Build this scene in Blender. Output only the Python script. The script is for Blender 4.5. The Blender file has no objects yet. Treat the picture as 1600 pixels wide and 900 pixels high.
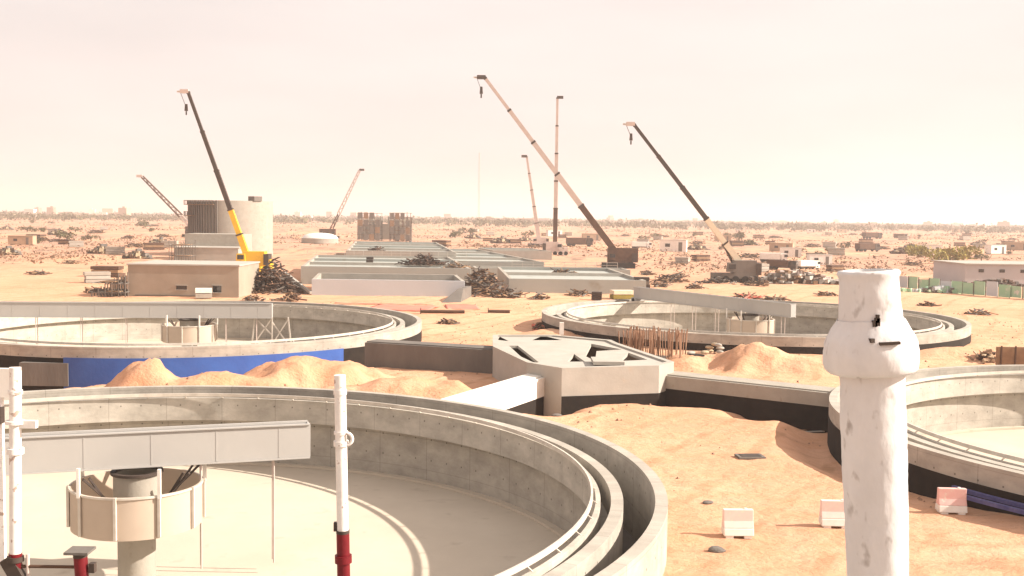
import bpy, bmesh, math, random
import numpy as np
from mathutils import Vector, Matrix, noise
random.seed(7)
C = bpy.context.scene.collection
PI = math.pi
# ------------------------------------------------------------------ camera
F = 1700.0; CZ = 11.8; YH = 338.0; ROLL = math.atan(.0137); PITCH = math.atan((450 - YH) / F)
cr, sr, cp, sp = math.cos(ROLL), math.sin(ROLL), math.cos(PITCH), math.sin(PITCH)
right = Vector((1, 0, 0)); up = Vector((0, sp, cp)); fwd = Vector((0, cp, -sp))
XC = cr * right + sr * up; UC = -sr * right + cr * up
def ray(x, y): return (x - 800) * XC + (450 - y) * UC + F * fwd
def at(x, y, z=0.0):
    d = ray(x, y); t = (z - CZ) / d.z; p = d * t; p.z = z; return p
def atY(x, y, Y):
    d = ray(x, y); p = d * (Y / d.y); p.z += CZ; return p
cam = bpy.data.cameras.new('camera'); co = bpy.data.objects.new('camera', cam); C.objects.link(co)
M = Matrix((XC, UC, -fwd)).transposed().to_4x4(); M.translation = (0, 0, CZ); co.matrix_world = M
cam.lens = F / 1600 * 36; cam.sensor_width = 36; cam.clip_start = .05; cam.clip_end = 30000
bpy.context.scene.camera = co
# ------------------------------------------------------------------ light
SEL = math.radians(32); SAZ = math.atan2(.995, -.08)   # azimuth clockwise from +Y
sdir = Vector((math.sin(SAZ) * math.cos(SEL), math.cos(SAZ) * math.cos(SEL), math.sin(SEL)))
sl = bpy.data.lights.new('sun', 'SUN'); sl.energy = 5.0; sl.angle = math.radians(.6); sl.color = (1, .90, .79)
so = bpy.data.objects.new('sun', sl); C.objects.link(so); so.rotation_euler = sdir.to_track_quat('Z', 'Y').to_euler()
so.location = sdir * 200
W = bpy.data.worlds.new('World'); bpy.context.scene.world = W; W.use_nodes = True
nt = W.node_tree; nt.nodes.clear()
out = nt.nodes.new('ShaderNodeOutputWorld'); bg = nt.nodes.new('ShaderNodeBackground')
sky = nt.nodes.new('ShaderNodeTexSky'); sky.sky_type = 'NISHITA'; sky.sun_disc = False
sky.sun_elevation = SEL; sky.sun_rotation = SAZ; sky.air_density = .6; sky.dust_density = 8; sky.ozone_density = .4
tint = nt.nodes.new('ShaderNodeMix'); tint.data_type = 'RGBA'; tint.blend_type = 'MULTIPLY'; tint.inputs[0].default_value = 1
nt.links.new(sky.outputs[0], tint.inputs[6]); tint.inputs[7].default_value = SKYT = (1.0, .86, .76, 1)
# dusty air: the clear sky is mixed with the pale colour of airborne sand
dust = nt.nodes.new('ShaderNodeMix'); dust.data_type = 'RGBA'; dust.inputs[0].default_value = .8
nt.links.new(tint.outputs[2], dust.inputs[6]); dust.inputs[7].default_value = (6.95, 6.3, 6.0, 1)
wn = nt.nodes.new('ShaderNodeTexNoise'); wm = nt.nodes.new('ShaderNodeMapping'); wc = nt.nodes.new('ShaderNodeTexCoord'); wr = nt.nodes.new('ShaderNodeMapRange')
nt.links.new(wc.outputs['Generated'], wm.inputs[0]); wm.inputs['Scale'].default_value = (1, 1, 5); nt.links.new(wm.outputs[0], wn.inputs['Vector']); wn.inputs['Scale'].default_value = 2.2; wn.inputs['Detail'].default_value = 4
nt.links.new(wn.outputs[0], wr.inputs[0]); wr.inputs[1].default_value = .3; wr.inputs[2].default_value = .7; wr.inputs[3].default_value = .72; wr.inputs[4].default_value = .88; nt.links.new(wr.outputs[0], dust.inputs[0])
nt.links.new(dust.outputs[2], bg.inputs[0]); bg.inputs[1].default_value = .075
nt.links.new(bg.outputs[0], out.inputs[0])
vs = bpy.context.scene.view_settings
vs.view_transform = 'Standard'; vs.look = 'None'; vs.exposure = 1.06; vs.gamma = 1; vs.use_curve_mapping = False
# ------------------------------------------------------------------ materials
MATS = {}
def mat(name, col, col2=None, rough=.9, scale=1.0, amt=.5, bump=.0, bscale=None, metal=0, stretch=None, spots=None, spotc=None, ring=False, spec=.3, detail=6, spotw=.06):
    if name in MATS: return MATS[name]
    m = bpy.data.materials.new(name); m.use_nodes = True; t = m.node_tree; N = t.nodes; L = t.links
    b = N['Principled BSDF']; b.inputs['Roughness'].default_value = rough; b.inputs['Metallic'].default_value = metal
    b.inputs['Specular IOR Level'].default_value = spec
    tc = N.new('ShaderNodeTexCoord'); vec = tc.outputs['Object']
    sep = None
    if ring:   # wall coordinates (arc length, height) round the object's own origin
        sep = N.new('ShaderNodeSeparateXYZ'); L.new(vec, sep.inputs[0])
        an = N.new('ShaderNodeMath'); an.operation = 'ARCTAN2'; L.new(sep.outputs[1], an.inputs[0]); L.new(sep.outputs[0], an.inputs[1])
        mu = N.new('ShaderNodeMath'); mu.operation = 'MULTIPLY'; L.new(an.outputs[0], mu.inputs[0]); mu.inputs[1].default_value = 22
        cb = N.new('ShaderNodeCombineXYZ'); L.new(mu.outputs[0], cb.inputs[0]); L.new(sep.outputs[2], cb.inputs[2])
        arc = cb.outputs[0]
    mp = N.new('ShaderNodeMapping'); L.new(vec, mp.inputs[0])
    if stretch: mp.inputs['Scale'].default_value = stretch
    n = N.new('ShaderNodeTexNoise'); n.inputs['Scale'].default_value = scale; n.inputs['Detail'].default_value = detail; n.inputs['Roughness'].default_value = .62
    L.new(mp.outputs[0], n.inputs['Vector'])
    r = N.new('ShaderNodeMapRange'); r.inputs[1].default_value = .5 - amt * .45; r.inputs[2].default_value = .5 + amt * .45
    L.new(n.outputs[0], r.inputs[0])
    mx = N.new('ShaderNodeMix'); mx.data_type = 'RGBA'; L.new(r.outputs[0], mx.inputs[0])
    c2 = col2 or tuple(c * .72 for c in col)
    mx.inputs[6].default_value = (*c2, 1); mx.inputs[7].default_value = (*col, 1)
    res = mx.outputs[2]
    if spots:
        s = N.new('ShaderNodeTexNoise'); s.inputs['Scale'].default_value = spots; s.inputs['Detail'].default_value = 3; L.new(mp.outputs[0], s.inputs['Vector'])
        q = N.new('ShaderNodeMapRange'); q.inputs[1].default_value = .62; q.inputs[2].default_value = .62 + spotw; L.new(s.outputs[0], q.inputs[0])
        m3 = N.new('ShaderNodeMix'); m3.data_type = 'RGBA'; L.new(q.outputs[0], m3.inputs[0]); L.new(res, m3.inputs[6]); m3.inputs[7].default_value = (*(spotc or (.1, .08, .06)), 1)
        res = m3.outputs[2]
    if ring:
        # drips running down, pour joints every few metres, horizontal lift line
        mp2 = N.new('ShaderNodeMapping'); L.new(arc, mp2.inputs[0]); mp2.inputs['Scale'].default_value = (.55, 1, 1.1)
        n2 = N.new('ShaderNodeTexNoise'); n2.inputs['Scale'].default_value = 1.0; n2.inputs['Detail'].default_value = 7; n2.inputs['Roughness'].default_value = .7; L.new(mp2.outputs[0], n2.inputs['Vector'])
        r2 = N.new('ShaderNodeMapRange'); r2.inputs[1].default_value = .35; r2.inputs[2].default_value = .66; r2.inputs[3].default_value = .74; r2.inputs[4].default_value = 1.08; L.new(n2.outputs[0], r2.inputs[0])
        pj = N.new('ShaderNodeMath'); pj.operation = 'PINGPONG'; L.new(mu.outputs[0], pj.inputs[0]); pj.inputs[1].default_value = 1.73
        r3 = N.new('ShaderNodeMapRange'); r3.inputs[1].default_value = .0; r3.inputs[2].default_value = .035; r3.inputs[3].default_value = .66; r3.inputs[4].default_value = 1; L.new(pj.outputs[0], r3.inputs[0])
        qx = N.new('ShaderNodeMath'); qx.operation = 'PINGPONG'; L.new(mu.outputs[0], qx.inputs[0]); qx.inputs[1].default_value = .6
        qz = N.new('ShaderNodeMath'); qz.operation = 'PINGPONG'; L.new(sep.outputs[2], qz.inputs[0]); qz.inputs[1].default_value = .55
        qd = N.new('ShaderNodeMath'); qd.operation = 'MAXIMUM'; L.new(qx.outputs[0], qd.inputs[0]); L.new(qz.outputs[0], qd.inputs[1])
        r5 = N.new('ShaderNodeMapRange'); r5.inputs[1].default_value = .03; r5.inputs[2].default_value = .05; r5.inputs[3].default_value = .4; r5.inputs[4].default_value = 1; L.new(qd.outputs[0], r5.inputs[0])
        r6 = N.new('ShaderNodeMapRange'); r6.inputs[1].default_value = .0; r6.inputs[2].default_value = .03; r6.inputs[3].default_value = .78; r6.inputs[4].default_value = 1
        ql = N.new('ShaderNodeMath'); ql.operation = 'PINGPONG'; L.new(sep.outputs[2], ql.inputs[0]); ql.inputs[1].default_value = .82; L.new(ql.outputs[0], r6.inputs[0])
        a0 = N.new('ShaderNodeMath'); a0.operation = 'MULTIPLY'; L.new(r2.outputs[0], a0.inputs[0]); L.new(r5.outputs[0], a0.inputs[1])
        a1 = N.new('ShaderNodeMath'); a1.operation = 'MULTIPLY'; L.new(a0.outputs[0], a1.inputs[0]); L.new(r6.outputs[0], a1.inputs[1])
        a = N.new('ShaderNodeMath'); a.operation = 'MULTIPLY'; L.new(a1.outputs[0], a.inputs[0]); L.new(r3.outputs[0], a.inputs[1])
        m4 = N.new('ShaderNodeMix'); m4.data_type = 'RGBA'; m4.blend_type = 'MULTIPLY'; m4.inputs[0].default_value = 1; L.new(res, m4.inputs[6]); L.new(a.outputs[0], m4.inputs[7])
        res = m4.outputs[2]
    L.new(res, b.inputs['Base Color'])
    if bump:
        bn = N.new('ShaderNodeTexNoise'); bn.inputs['Scale'].default_value = bscale or scale * 4; bn.inputs['Detail'].default_value = 6; L.new(mp.outputs[0], bn.inputs['Vector'])
        bu = N.new('ShaderNodeBump'); bu.inputs['Strength'].default_value = 1; bu.inputs['Distance'].default_value = bump; L.new(bn.outputs[0], bu.inputs['Height']); L.new(bu.outputs[0], b.inputs['Normal'])
    MATS[name] = m; return m
conc_ring = mat('tank_concrete', (.47, .43, .37), (.34, .31, .265), scale=.7, amt=.7, bump=.01, bscale=6, ring=True)
conc_pale = mat('pale_launder_concrete', (.51, .47, .41), (.38, .35, .30), scale=.8, amt=.7, bump=.008, bscale=7, ring=True)
screed = mat('floor_screed', (.56, .49, .395), (.45, .385, .305), scale=.22, amt=.7, bump=.006, bscale=5, spots=.9, spotc=(.38, .32, .25), spotw=.22)
conc = mat('concrete', (.38, .35, .30), (.27, .245, .205), scale=.9, amt=.8, bump=.01, bscale=8, spots=2.2, spotc=(.27, .235, .19), spotw=.12)
conc_light = mat('fresh_concrete', (.43, .405, .36), (.32, .30, .26), scale=.6, amt=.7, bump=.008, bscale=8, spots=1.5, spotc=(.4, .35, .29), spotw=.15)
conc_dark = mat('dark_concrete', (.19, .17, .15), (.095, .085, .075), scale=.5, amt=.8, bump=.015, bscale=6, stretch=(1, 1, .3))  # plain dark tone; on the left culvert it carries painted shade
bit = mat('bitumen_coating', (.008, .006, .005), (.022, .016, .012), rough=.95, scale=1.5, amt=.7, bump=.01)
blue = mat('blue_membrane', (.045, .13, .42), (.03, .065, .24), rough=.5, scale=.5, amt=.9, bump=.01, bscale=5)
navy = mat('navy_pipe', (.03, .035, .14), (.10, .10, .22), rough=.6, scale=2)
galv = mat('galvanised_panel', (.42, .405, .38), (.36, .345, .325), rough=.55, scale=.5, amt=.9, metal=.0, bump=.003, bscale=3)
galv_gre = mat('grey_green_concrete', (.38, .395, .365), (.29, .305, .28), scale=.12, amt=.9, spots=.25, spotc=(.24, .22, .17), spotw=.15)
paleblue = mat('pale_wall_render', (.53, .56, .585), (.46, .485, .50), scale=.15, amt=.8)
dsteel = mat('dark_steel', (.035, .028, .024), (.07, .05, .04), rough=.6, scale=2)
steel = mat('pale_steel', (.62, .57, .50), (.45, .40, .34), rough=.5, scale=2)
cream = mat('cream_paint', (.72, .64, .48), (.6, .52, .4), rough=.5, scale=1.5)
yellow = mat('yellow_paint', (.80, .50, .03), (.6, .36, .03), rough=.5, scale=1.2)
pinkgrey = mat('dusty_pink_steel', (.56, .47, .42), (.46, .38, .34), rough=.6, scale=1)
brown = mat('brown_rust_steel', (.12, .065, .04), (.06, .035, .025), rough=.8, scale=1)
glass = mat('dark_glass', (.02, .025, .03), rough=.15, spec=.6)
tyre = mat('tyre_rubber', (.02, .02, .02), rough=.9)
white = mat('white_paint', (.80, .77, .72), (.68, .63, .56), rough=.6, scale=2)
red = mat('red_paint', (.17, .008, .013), (.09, .005, .008), rough=.5, scale=12, bump=.001)
splat = mat('concrete_splattered_paint', (.70, .69, .685), (.50, .485, .475), rough=.8, scale=16, amt=.9, bump=.0016, bscale=60, spots=42, spotc=(.36, .33, .31), spotw=.12, stretch=(1, 1, .55))
tubew = mat('white_tube_paint', (.78, .75, .71), (.62, .58, .54), rough=.5, scale=20, amt=.6, spots=40, spotc=(.4, .3, .25), bump=.0006)
green = mat('green_mesh', (.24, .48, .28), (.40, .54, .40), rough=.8, scale=.35, amt=.5, spots=.6, spotc=(.6, .58, .5))
timber = mat('timber', (.30, .19, .11), (.17, .105, .065), scale=1.5, amt=.8)
rebar_m = mat('rusty_rebar', (.22, .12, .075), (.32, .20, .13), scale=3)
pinkp = mat('pink_barrier_plastic', (.72, .52, .48), (.74, .64, .58), rough=.6, scale=3, amt=.7, spots=6, spotc=(.7, .62, .52))
redp = mat('red_barrier_plastic', (.70, .36, .33), (.72, .52, .47), rough=.6, scale=3, amt=.7, spots=5, spotc=(.7, .58, .5))
redsheet = mat('faded_red_sheet', (.66, .13, .10), (.70, .26, .18), rough=.8, scale=.4, amt=.8, bump=.03, bscale=2)
leaf = mat('dusty_leaves', (.13, .115, .055), (.075, .07, .035), rough=.9, scale=1)
leafy = mat('yellow_green_leaves', (.30, .24, .05), (.20, .17, .05), rough=.9, scale=1)
bark = mat('bark', (.12, .08, .05))
cloth = mat('tan_tarpaulin', (.48, .38, .25), (.36, .28, .19), scale=1, bump=.04, bscale=1.5)
farwall = [mat('far_wall_%s' % n, c) for n, c in (('white', (.75, .70, .62)), ('beige', (.50, .40, .30)), ('tan', (.36, .27, .20)), ('grey', (.30, .26, .23)))]

def sand_material():
    m = bpy.data.materials.new('desert_sand'); m.use_nodes = True; t = m.node_tree; N = t.nodes; L = t.links; b = N['Principled BSDF']
    b.inputs['Roughness'].default_value = .95; b.inputs['Specular IOR Level'].default_value = .1
    tc = N.new('ShaderNodeTexCoord'); v = tc.outputs['Object']
    def nz(sc, det, st=(1, 1, 1), ro=.6):
        mp = N.new('ShaderNodeMapping'); mp.inputs['Scale'].default_value = st; L.new(v, mp.inputs[0])
        n = N.new('ShaderNodeTexNoise'); n.inputs['Scale'].default_value = sc; n.inputs['Detail'].default_value = det; n.inputs['Roughness'].default_value = ro
        L.new(mp.outputs[0], n.inputs['Vector']); return n.outputs[0]
    def mr(s, a, bb, c=0, d=1):
        r = N.new('ShaderNodeMapRange'); L.new(s, r.inputs[0])
        for i, k in enumerate((a, bb, c, d)): r.inputs[i + 1].default_value = k
        return r.outputs[0]
    def mix(f, a, c):
        x = N.new('ShaderNodeMix'); x.data_type = 'RGBA'; L.new(f, x.inputs[0])
        if isinstance(a, tuple): x.inputs[6].default_value = (*a, 1)
        else: L.new(a, x.inputs[6])
        if isinstance(c, tuple): x.inputs[7].default_value = (*c, 1)
        else: L.new(c, x.inputs[7])
        return x.outputs[2]
    def mul(a, c):
        x = N.new('ShaderNodeMath'); x.operation = 'MULTIPLY'; L.new(a, x.inputs[0]); L.new(c, x.inputs[1]); return x.outputs[0]
    base = mix(mr(nz(.06, 6), .35, .65), (.57, .305, .19), (.67, .405, .265))
    base = mix(mr(nz(.5, 5, (1, 1.8, 1)), .4, .7, 0, .6), base, (.54, .275, .145))
    base = mix(mr(nz(.02, 5, (1, .6, 1)), .5, .68, 0, .7), base, (.69, .43, .27))
    # trodden tracks and scraped marks
    base = mix(mul(mr(nz(.35, 9, (1, 3.2, 1), .7), .60, .68, 0, .55), mr(nz(.05, 3), .45, .6)), base, (.36, .22, .13))
    base = mix(mul(mr(nz(.22, 7, (.55, 2.4, 1), .68), .52, .64, 0, .75), mr(nz(.07, 3), .40, .56)), base, (.43, .235, .14))
    wv = N.new('ShaderNodeTexWave'); wv.wave_type = 'BANDS'; wv.inputs['Scale'].default_value = .09; wv.inputs['Distortion'].default_value = 9; wv.inputs['Detail'].default_value = 2; wv.inputs['Detail Scale'].default_value = .25
    mpw = N.new('ShaderNodeMapping'); mpw.inputs['Rotation'].default_value = (0, 0, .5); L.new(v, mpw.inputs[0]); L.new(mpw.outputs[0], wv.inputs['Vector'])
    base = mix(mul(mr(wv.outputs['Fac'], .88, .96, 0, .8), mr(nz(.5, 5), .4, .6)), base, (.44, .245, .14))
    # gravel specks
    base = mix(mul(mr(nz(9, 4), .68, .74, 0, .6), mr(nz(.12, 3), .46, .6)), base, (.2, .13, .09))
    # rougher, scrub-strewn desert beyond the works
    sx = N.new('ShaderNodeSeparateXYZ'); L.new(v, sx.inputs[0])
    far = mr(sx.outputs[1], 170, 300)
    patch = mul(far, mr(nz(.035, 9, (1, .45, 1), .72),   .42, .55, 0, .85))
    base = mix(patch, base, (.44, .26, .19))
    patch2 = mul(far, mr(nz(.13, 8, (1, .35, 1), .7), .53, .60, 0, .85))
    base = mix(patch2, base, (.22, .145, .105))
    L.new(base, b.inputs['Base Color'])
    bu = N.new('ShaderNodeBump'); bu.inputs['Distance'].default_value = .22; L.new(nz(1.3, 9, (1, 1.5, 1), ro=.66), bu.inputs['Height']); L.new(bu.outputs[0], b.inputs['Normal'])
    return m
sand = sand_material()
# ------------------------------------------------------------------ mesh builder
class MB:
    def __init__(s): s.v = []; s.f = []
    def add(s, vs, fs):
        o = len(s.v); s.v += [tuple(p) for p in vs]; s.f += [tuple(i + o for i in f) for f in fs]; return s
    def box(s, c, d, rz=0, taper=1.0, rx=0, ry=0):
        R = Matrix.Rotation(rz, 3, 'Z') @ Matrix.Rotation(ry, 3, 'Y') @ Matrix.Rotation(rx, 3, 'X'); c = Vector(c); vs = []
        for z in (-1, 1):
            k = taper if z > 0 else 1
            for x, y in ((-1, -1), (1, -1), (1, 1), (-1, 1)): vs.append(c + R @ Vector((x * d[0] / 2 * k, y * d[1] / 2 * k, z * d[2] / 2)))
        return s.add(vs, [(3, 2, 1, 0), (4, 5, 6, 7), (0, 1, 5, 4), (1, 2, 6, 5), (2, 3, 7, 6), (3, 0, 4, 7)])
    def beam(s, a, b, w, h=None, w2=None, h2=None):
        a, b = Vector(a), Vector(b); h = h or w; w2 = w2 or w; h2 = h2 or h; d = (b - a).normalized()
        x = d.cross(Vector((0, 0, 1)));  x = Vector((1, 0, 0)) if x.length < 1e-4 else x.normalized()
        y = x.cross(d).normalized(); vs = []
        for p, ww, hh in ((a, w, h), (b, w2, h2)):
            for i, j in ((-1, -1), (1, -1), (1, 1), (-1, 1)): vs.append(p + x * i * ww / 2 + y * j * hh / 2)
        return s.add(vs, [(3, 2, 1, 0), (4, 5, 6, 7), (0, 1, 5, 4), (1, 2, 6, 5), (2, 3, 7, 6), (3, 0, 4, 7)])
    def tube(s, a, b, r, r2=None, n=8):
        a, b = Vector(a), Vector(b); r2 = r if r2 is None else r2; d = (b - a).normalized()
        x = d.cross(Vector((0, 0, 1)));  x = Vector((1, 0, 0)) if x.length < 1e-4 else x.normalized()
        y = x.cross(d); vs = []
        for p, q in ((a, r), (b, r2)):
            for i in range(n):
                t = 2 * PI * i / n; vs.append(p + x * math.cos(t) * q + y * math.sin(t) * q)
        return s.add(vs, [(i, (i + 1) % n, n + (i + 1) % n, n + i) for i in range(n)] + [tuple(range(n))[::-1], tuple(range(n, 2 * n))])
    def ring(s, ri, ro, z0, z1, n=192, a0=0, a1=2 * PI, c=(0, 0)):
        full = abs(a1 - a0 - 2 * PI) < 1e-6; m = n if full else n + 1; vs = []
        for i in range(m):
            t = a0 + (a1 - a0) * i / n; ct, st = math.cos(t), math.sin(t)
            for r, z in ((ri, z0), (ro, z0), (ro, z1), (ri, z1)): vs.append((c[0] + r * ct, c[1] + r * st, z))
        fs = []
        for i in range(n):
            j = (i + 1) % m
            for k in range(4): l = (k + 1) % 4; fs.append((i * 4 + k, j * 4 + k, j * 4 + l, i * 4 + l))
        if not full: fs += [(0, 1, 2, 3), (m * 4 - 1, m * 4 - 2, m * 4 - 3, m * 4 - 4)]
        return s.add(vs, fs)
    def lathe(s, prof, n=32, c=(0, 0, 0), closed=False):
        vs = []; k = len(prof)
        for i in range(n):
            t = 2 * PI * i / n
            for r, z in prof: vs.append((c[0] + r * math.cos(t), c[1] + r * math.sin(t), c[2] + z))
        fs = []
        for i in range(n):
            j = (i + 1) % n
            for q in range(k - 1): fs.append((i * k + q, j * k + q, j * k + q + 1, i * k + q + 1))
            if closed: fs.append((i * k + k - 1, j * k + k - 1, j * k, i * k))
        if not closed: fs += [tuple(i * k for i in range(n))[::-1], tuple(i * k + k - 1 for i in range(n))]
        return s.add(vs, fs)
    def prism(s, poly, z0, z1, top=None):
        n = len(poly); top = top or poly
        return s.add([(x, y, z0) for x, y in poly] + [(x, y, z1) for x, y in top],
                     [tuple(range(n))[::-1], tuple(range(n, 2 * n))] + [(i, (i + 1) % n, n + (i + 1) % n, n + i) for i in range(n)])
    def mesh(s, name, m, smooth=None):
        me = bpy.data.meshes.new(name); me.from_pydata(s.v, [], s.f)
        bm = bmesh.new(); bm.from_mesh(me); bmesh.ops.recalc_face_normals(bm, faces=bm.faces); bm.to_mesh(me); bm.free()
        me.materials.append(m)
        if smooth is not None:
            me.polygons.foreach_set('use_smooth', [True] * len(me.polygons)); me.set_sharp_from_angle(angle=math.radians(smooth))
        return me
    def build(s, name, m, parent=None, smooth=None, loc=None, rz=0):
        o = bpy.data.objects.new(name, s.mesh(name, m, smooth)); C.objects.link(o)
        if parent: o.parent = parent
        if loc is not None: o.location = loc
        o.rotation_euler.z = rz
        return o
def tag(o, label=None, cat=None, group=None, kind=None):
    for k, v in (('label', label), ('category', cat), ('group', group), ('kind', kind)):
        if v: o[k] = v
    return o
def thing(name, label, cat, loc=(0, 0, 0), rz=0, group=None):
    o = bpy.data.objects.new(name, None); C.objects.link(o); o.location = loc; o.rotation_euler.z = rz; o.empty_display_size = .3
    return tag(o, label, cat, group)
def dup(o, loc, rz=0, label=None, scale=None):
    def rec(s, par):
        c = s.copy(); C.objects.link(c)
        if par: c.parent = par
        for ch in s.children: rec(ch, c)
        return c
    r = rec(o, None); r.location = loc; r.rotation_euler.z = rz
    if scale: r.scale = scale if isinstance(scale, tuple) else (scale,) * 3
    if label: r['label'] = label
    return r
# ------------------------------------------------------------------ tanks layout
RO = 22.2
TA, TB, TC, TD = (-16.0, 40.7), (-30.4, 101.2), (25.0, 114.7), (39.3, 54.7)
TS = {TA: .982, TB: .988, TC: .982, TD: 1.0}
TANKS = (TA, TB, TC, TD)
MOUNDS = [(-24.3, 70.5, 1.75, 2.7, 2.4), (-13.5, 74.5, 1.75, 6.8, 3.4), (-19.5, 71, 1.25, 7, 2.6), (-7, 70, 1.1, 6.5, 3), (-27.5, 68.5, .5, 2.5, 2),
          (18.5, 86, 1.7, 3.2, 3.4), (23, 85, 1.0, 6, 3), (14, 86.5, .9, 2.5, 2), (28.5, 84.5, .8, 4, 2.5), (2.2, 68.5, -1.1, 4.2, 4), (6.3, 71, -.9, 5, 2.4), (13, 69.3, -1.0, 5, 2.8), (17, 66, -.9, 5, 2.8),
          (5, 106, .5, 5, 6), (40, 95, .7, 6, 3)]
def sstep(x, a, b):
    t = np.clip((x - a) / (b - a), 0, 1); return t * t * (3 - 2 * t)
_rs = np.random.RandomState(3)
_WV = [(_rs.uniform(0, 2 * PI), _rs.uniform(0, 6.28)) for _ in range(40)]
def fbm(x, y, base, octs, seed=0):
    h = np.zeros_like(x); a = 1.0; k = base
    for o in range(octs):
        for q in range(3):
            th, ph = _WV[(seed * 7 + o * 3 + q) % 40]
            u = x * math.cos(th) + y * math.sin(th); w = -x * math.sin(th) + y * math.cos(th)
            h += a / 3 * np.sin(u * k + ph + 1.7 * np.sin(w * k * .63 + ph * 2))
        a *= .5; k *= 2.07
    return h
def ground_h(x, y):
    x = np.asarray(x, float); y = np.asarray(y, float)
    h = .12 * fbm(x, y, .18, 5) + .045 * fbm(x, y, 1.6, 4, 2)
    for mx, my, mh, rx, ry in MOUNDS:
        d = np.sqrt(((x - mx) / rx) ** 2 + ((y - my) / ry) ** 2) + .17 * fbm(x, y, .7, 4, 4)
        h = h + mh * ((.8 * sstep(1.05 - d, 0, .8) + .25 * np.clip(1 - d, 0, 1)) * (1 + .16 * fbm(x, y, 1.3, 4, 9)) if mh > 0 else 1.4 * sstep(1.05 - d, 0, 1))
    for (cx, cy), dep, w in ((TB, .9, 4.5), (TC, -.25, 6), (TD, 0, 3.2)):
        r = np.hypot(x - cx, y - cy)
        if cx == TD[0]: dep = .9 * np.clip(-(x - cx) / RO * 1.6 - .75, 0, 1) - .80 * np.clip(-(y - cy) / RO * 1.5, 0, 1)
        front = sstep(-(y - cy), 0, 12) if cy > 60 else sstep(r * 0 + 1, 0, 1)
        h = h - dep * (1 - sstep(r, RO + .6, RO + w)) * front
    # excavation in front of the far left tank
    h = h - 2.3 * (1 - sstep(np.hypot((x + 37) / 9, (y - 75) / 5.5), .6, 1.1))
    # along the culverts
    far = sstep(np.hypot(x, y), 170, 500)
    h = h + far * (.9 * fbm(x, y, .011, 4, 6) + .5 * fbm(x, y, .05, 3, 8))
    h = h + 5 * sstep(np.hypot(x, y), 1500, 4500) * 0
    return h
def gz(x, y): return float(ground_h(np.array([x]), np.array([y]))[0])
def build_ground():
    angs = list(np.arange(-31, 31.01, .25)) + list(np.arange(34, 329, 3.2)); angs = np.radians(np.array(angs))
    rad = [2.0, 6, 12, 20, 26]; r = 30.
    while r < 140: rad.append(r); r += .36 if r < 95 else .6
    while r < 9000: rad.append(r); r *= 1.017
    rad.append(9500)
    rad = np.array(rad)
    A, R = np.meshgrid(angs, rad); X = R * np.sin(A); Y = R * np.cos(A)
    # snap vertices near each tank edge onto the edge
    inner = np.zeros(X.shape, bool); 
    for cx, cy in TANKS:
        RS = (RO - .2) * TS[(cx, cy)]
        d = np.hypot(X - cx, Y - cy); s = (d < RS + .05) & (d > RS - .75)
        X = np.where(s, cx + (X - cx) / d * RS, X); Y = np.where(s, cy + (Y - cy) / d * RS, Y)
        inner |= d <= RS - .75
    Z = ground_h(X, Y); ny, nx = X.shape
    me = bpy.data.meshes.new('ground')
    vs = np.stack([X, Y, Z], -1).reshape(-1, 3); idx = np.arange(ny * nx).reshape(ny, nx)
    j = np.arange(nx); j2 = (j + 1) % nx
    a = idx[:-1][:, j]; b = idx[:-1][:, j2]; c = idx[1:][:, j2]; d = idx[1:][:, j]
    q = np.stack([a, d, c, b], -1).reshape(-1, 4); inn = inner.reshape(-1)
    q = q[~inn[q].any(1)]
    n0 = len(vs); vs = np.vstack([vs, [[0, 0, 0]]])
    fs = [tuple(t) for t in q.tolist()] + [(n0, int(idx[0, k]), int(idx[0, (k + 1) % nx])) for k in range(nx)]
    me.from_pydata(vs.tolist(), [], fs)
    me.polygons.foreach_set('use_smooth', [True] * len(me.polygons)); me.materials.append(sand)
    o = bpy.data.objects.new('ground', me); C.objects.link(o); tag(o, kind='structure')
build_ground()
# ------------------------------------------------------------------ tanks
def tank(label, c, floor=-2.3, coat=True, name='clarifier_tank'):
    t = thing(name, label, 'tank', (c[0], c[1], 0), group='round concrete clarifier tanks')
    MB().ring(RO - .45, RO, -2.6, 1.8).build('outer_wall', conc_ring, t, 30)
    MB().ring(RO - 1.6, RO - .45, -1.5, -1.3).build('channel_floor', conc_dark, t, 30)
    MB().ring(RO - 2.05, RO - 1.6, -2.6, 1.55).build('inner_wall', conc_ring, t, 30)
    # launder hung inside the inner wall
    m = MB(); m.ring(RO - 2.62, RO - 2.44, .25, 1.5); m.ring(RO - 2.44, RO - 2.05, .25, .45)
    m.build('launder', conc_pale, t, 30)
    b = MB(); b.ring(RO - 2.80, RO - 2.72, 1.60, 1.78)
    bf = b.build('scum_baffle', steel, t, 30)
    for i in range(60):
        a = 2 * PI * i / 60; MB().beam(((RO - 2.74) * math.cos(a), (RO - 2.74) * math.sin(a), 1.60), ((RO - 2.55) * math.cos(a), (RO - 2.55) * math.sin(a), 1.48), .05).build('bracket', steel, bf)
    prof = [(.01, floor - .5), (5, floor - .38), (RO - 2.1, floor)]
    m = MB(); n = 192; vs = [(0, 0, floor - .5)]
    for i in range(n):
        a = 2 * PI * i / n; vs.append(((RO - 2.02) * math.cos(a), (RO - 2.02) * math.sin(a), floor))
    m.add(vs, [(0, 1 + i, 1 + (i + 1) % n) for i in range(n)])
    m.ring(RO - 2.45, RO - 2.05, floor, floor + .12)
    m.build('tank_floor', screed, t, 20)
    t.scale = (TS[c], TS[c], 1)
    if coat: MB().ring(RO + .002, RO + .02, -2.5, .95).build('bitumen_coating', bit, t, 30)
    return t
tA = tank('nearest round clarifier tank with a broad pale floor and outer channel, lower left', TA, coat=False)
tB = tank('round tank on the left behind the nearest one, blue sheet on its outer wall', TB)
tC = tank('distant round tank right of the splitter chamber, seen nearly edge on', TC)
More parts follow.
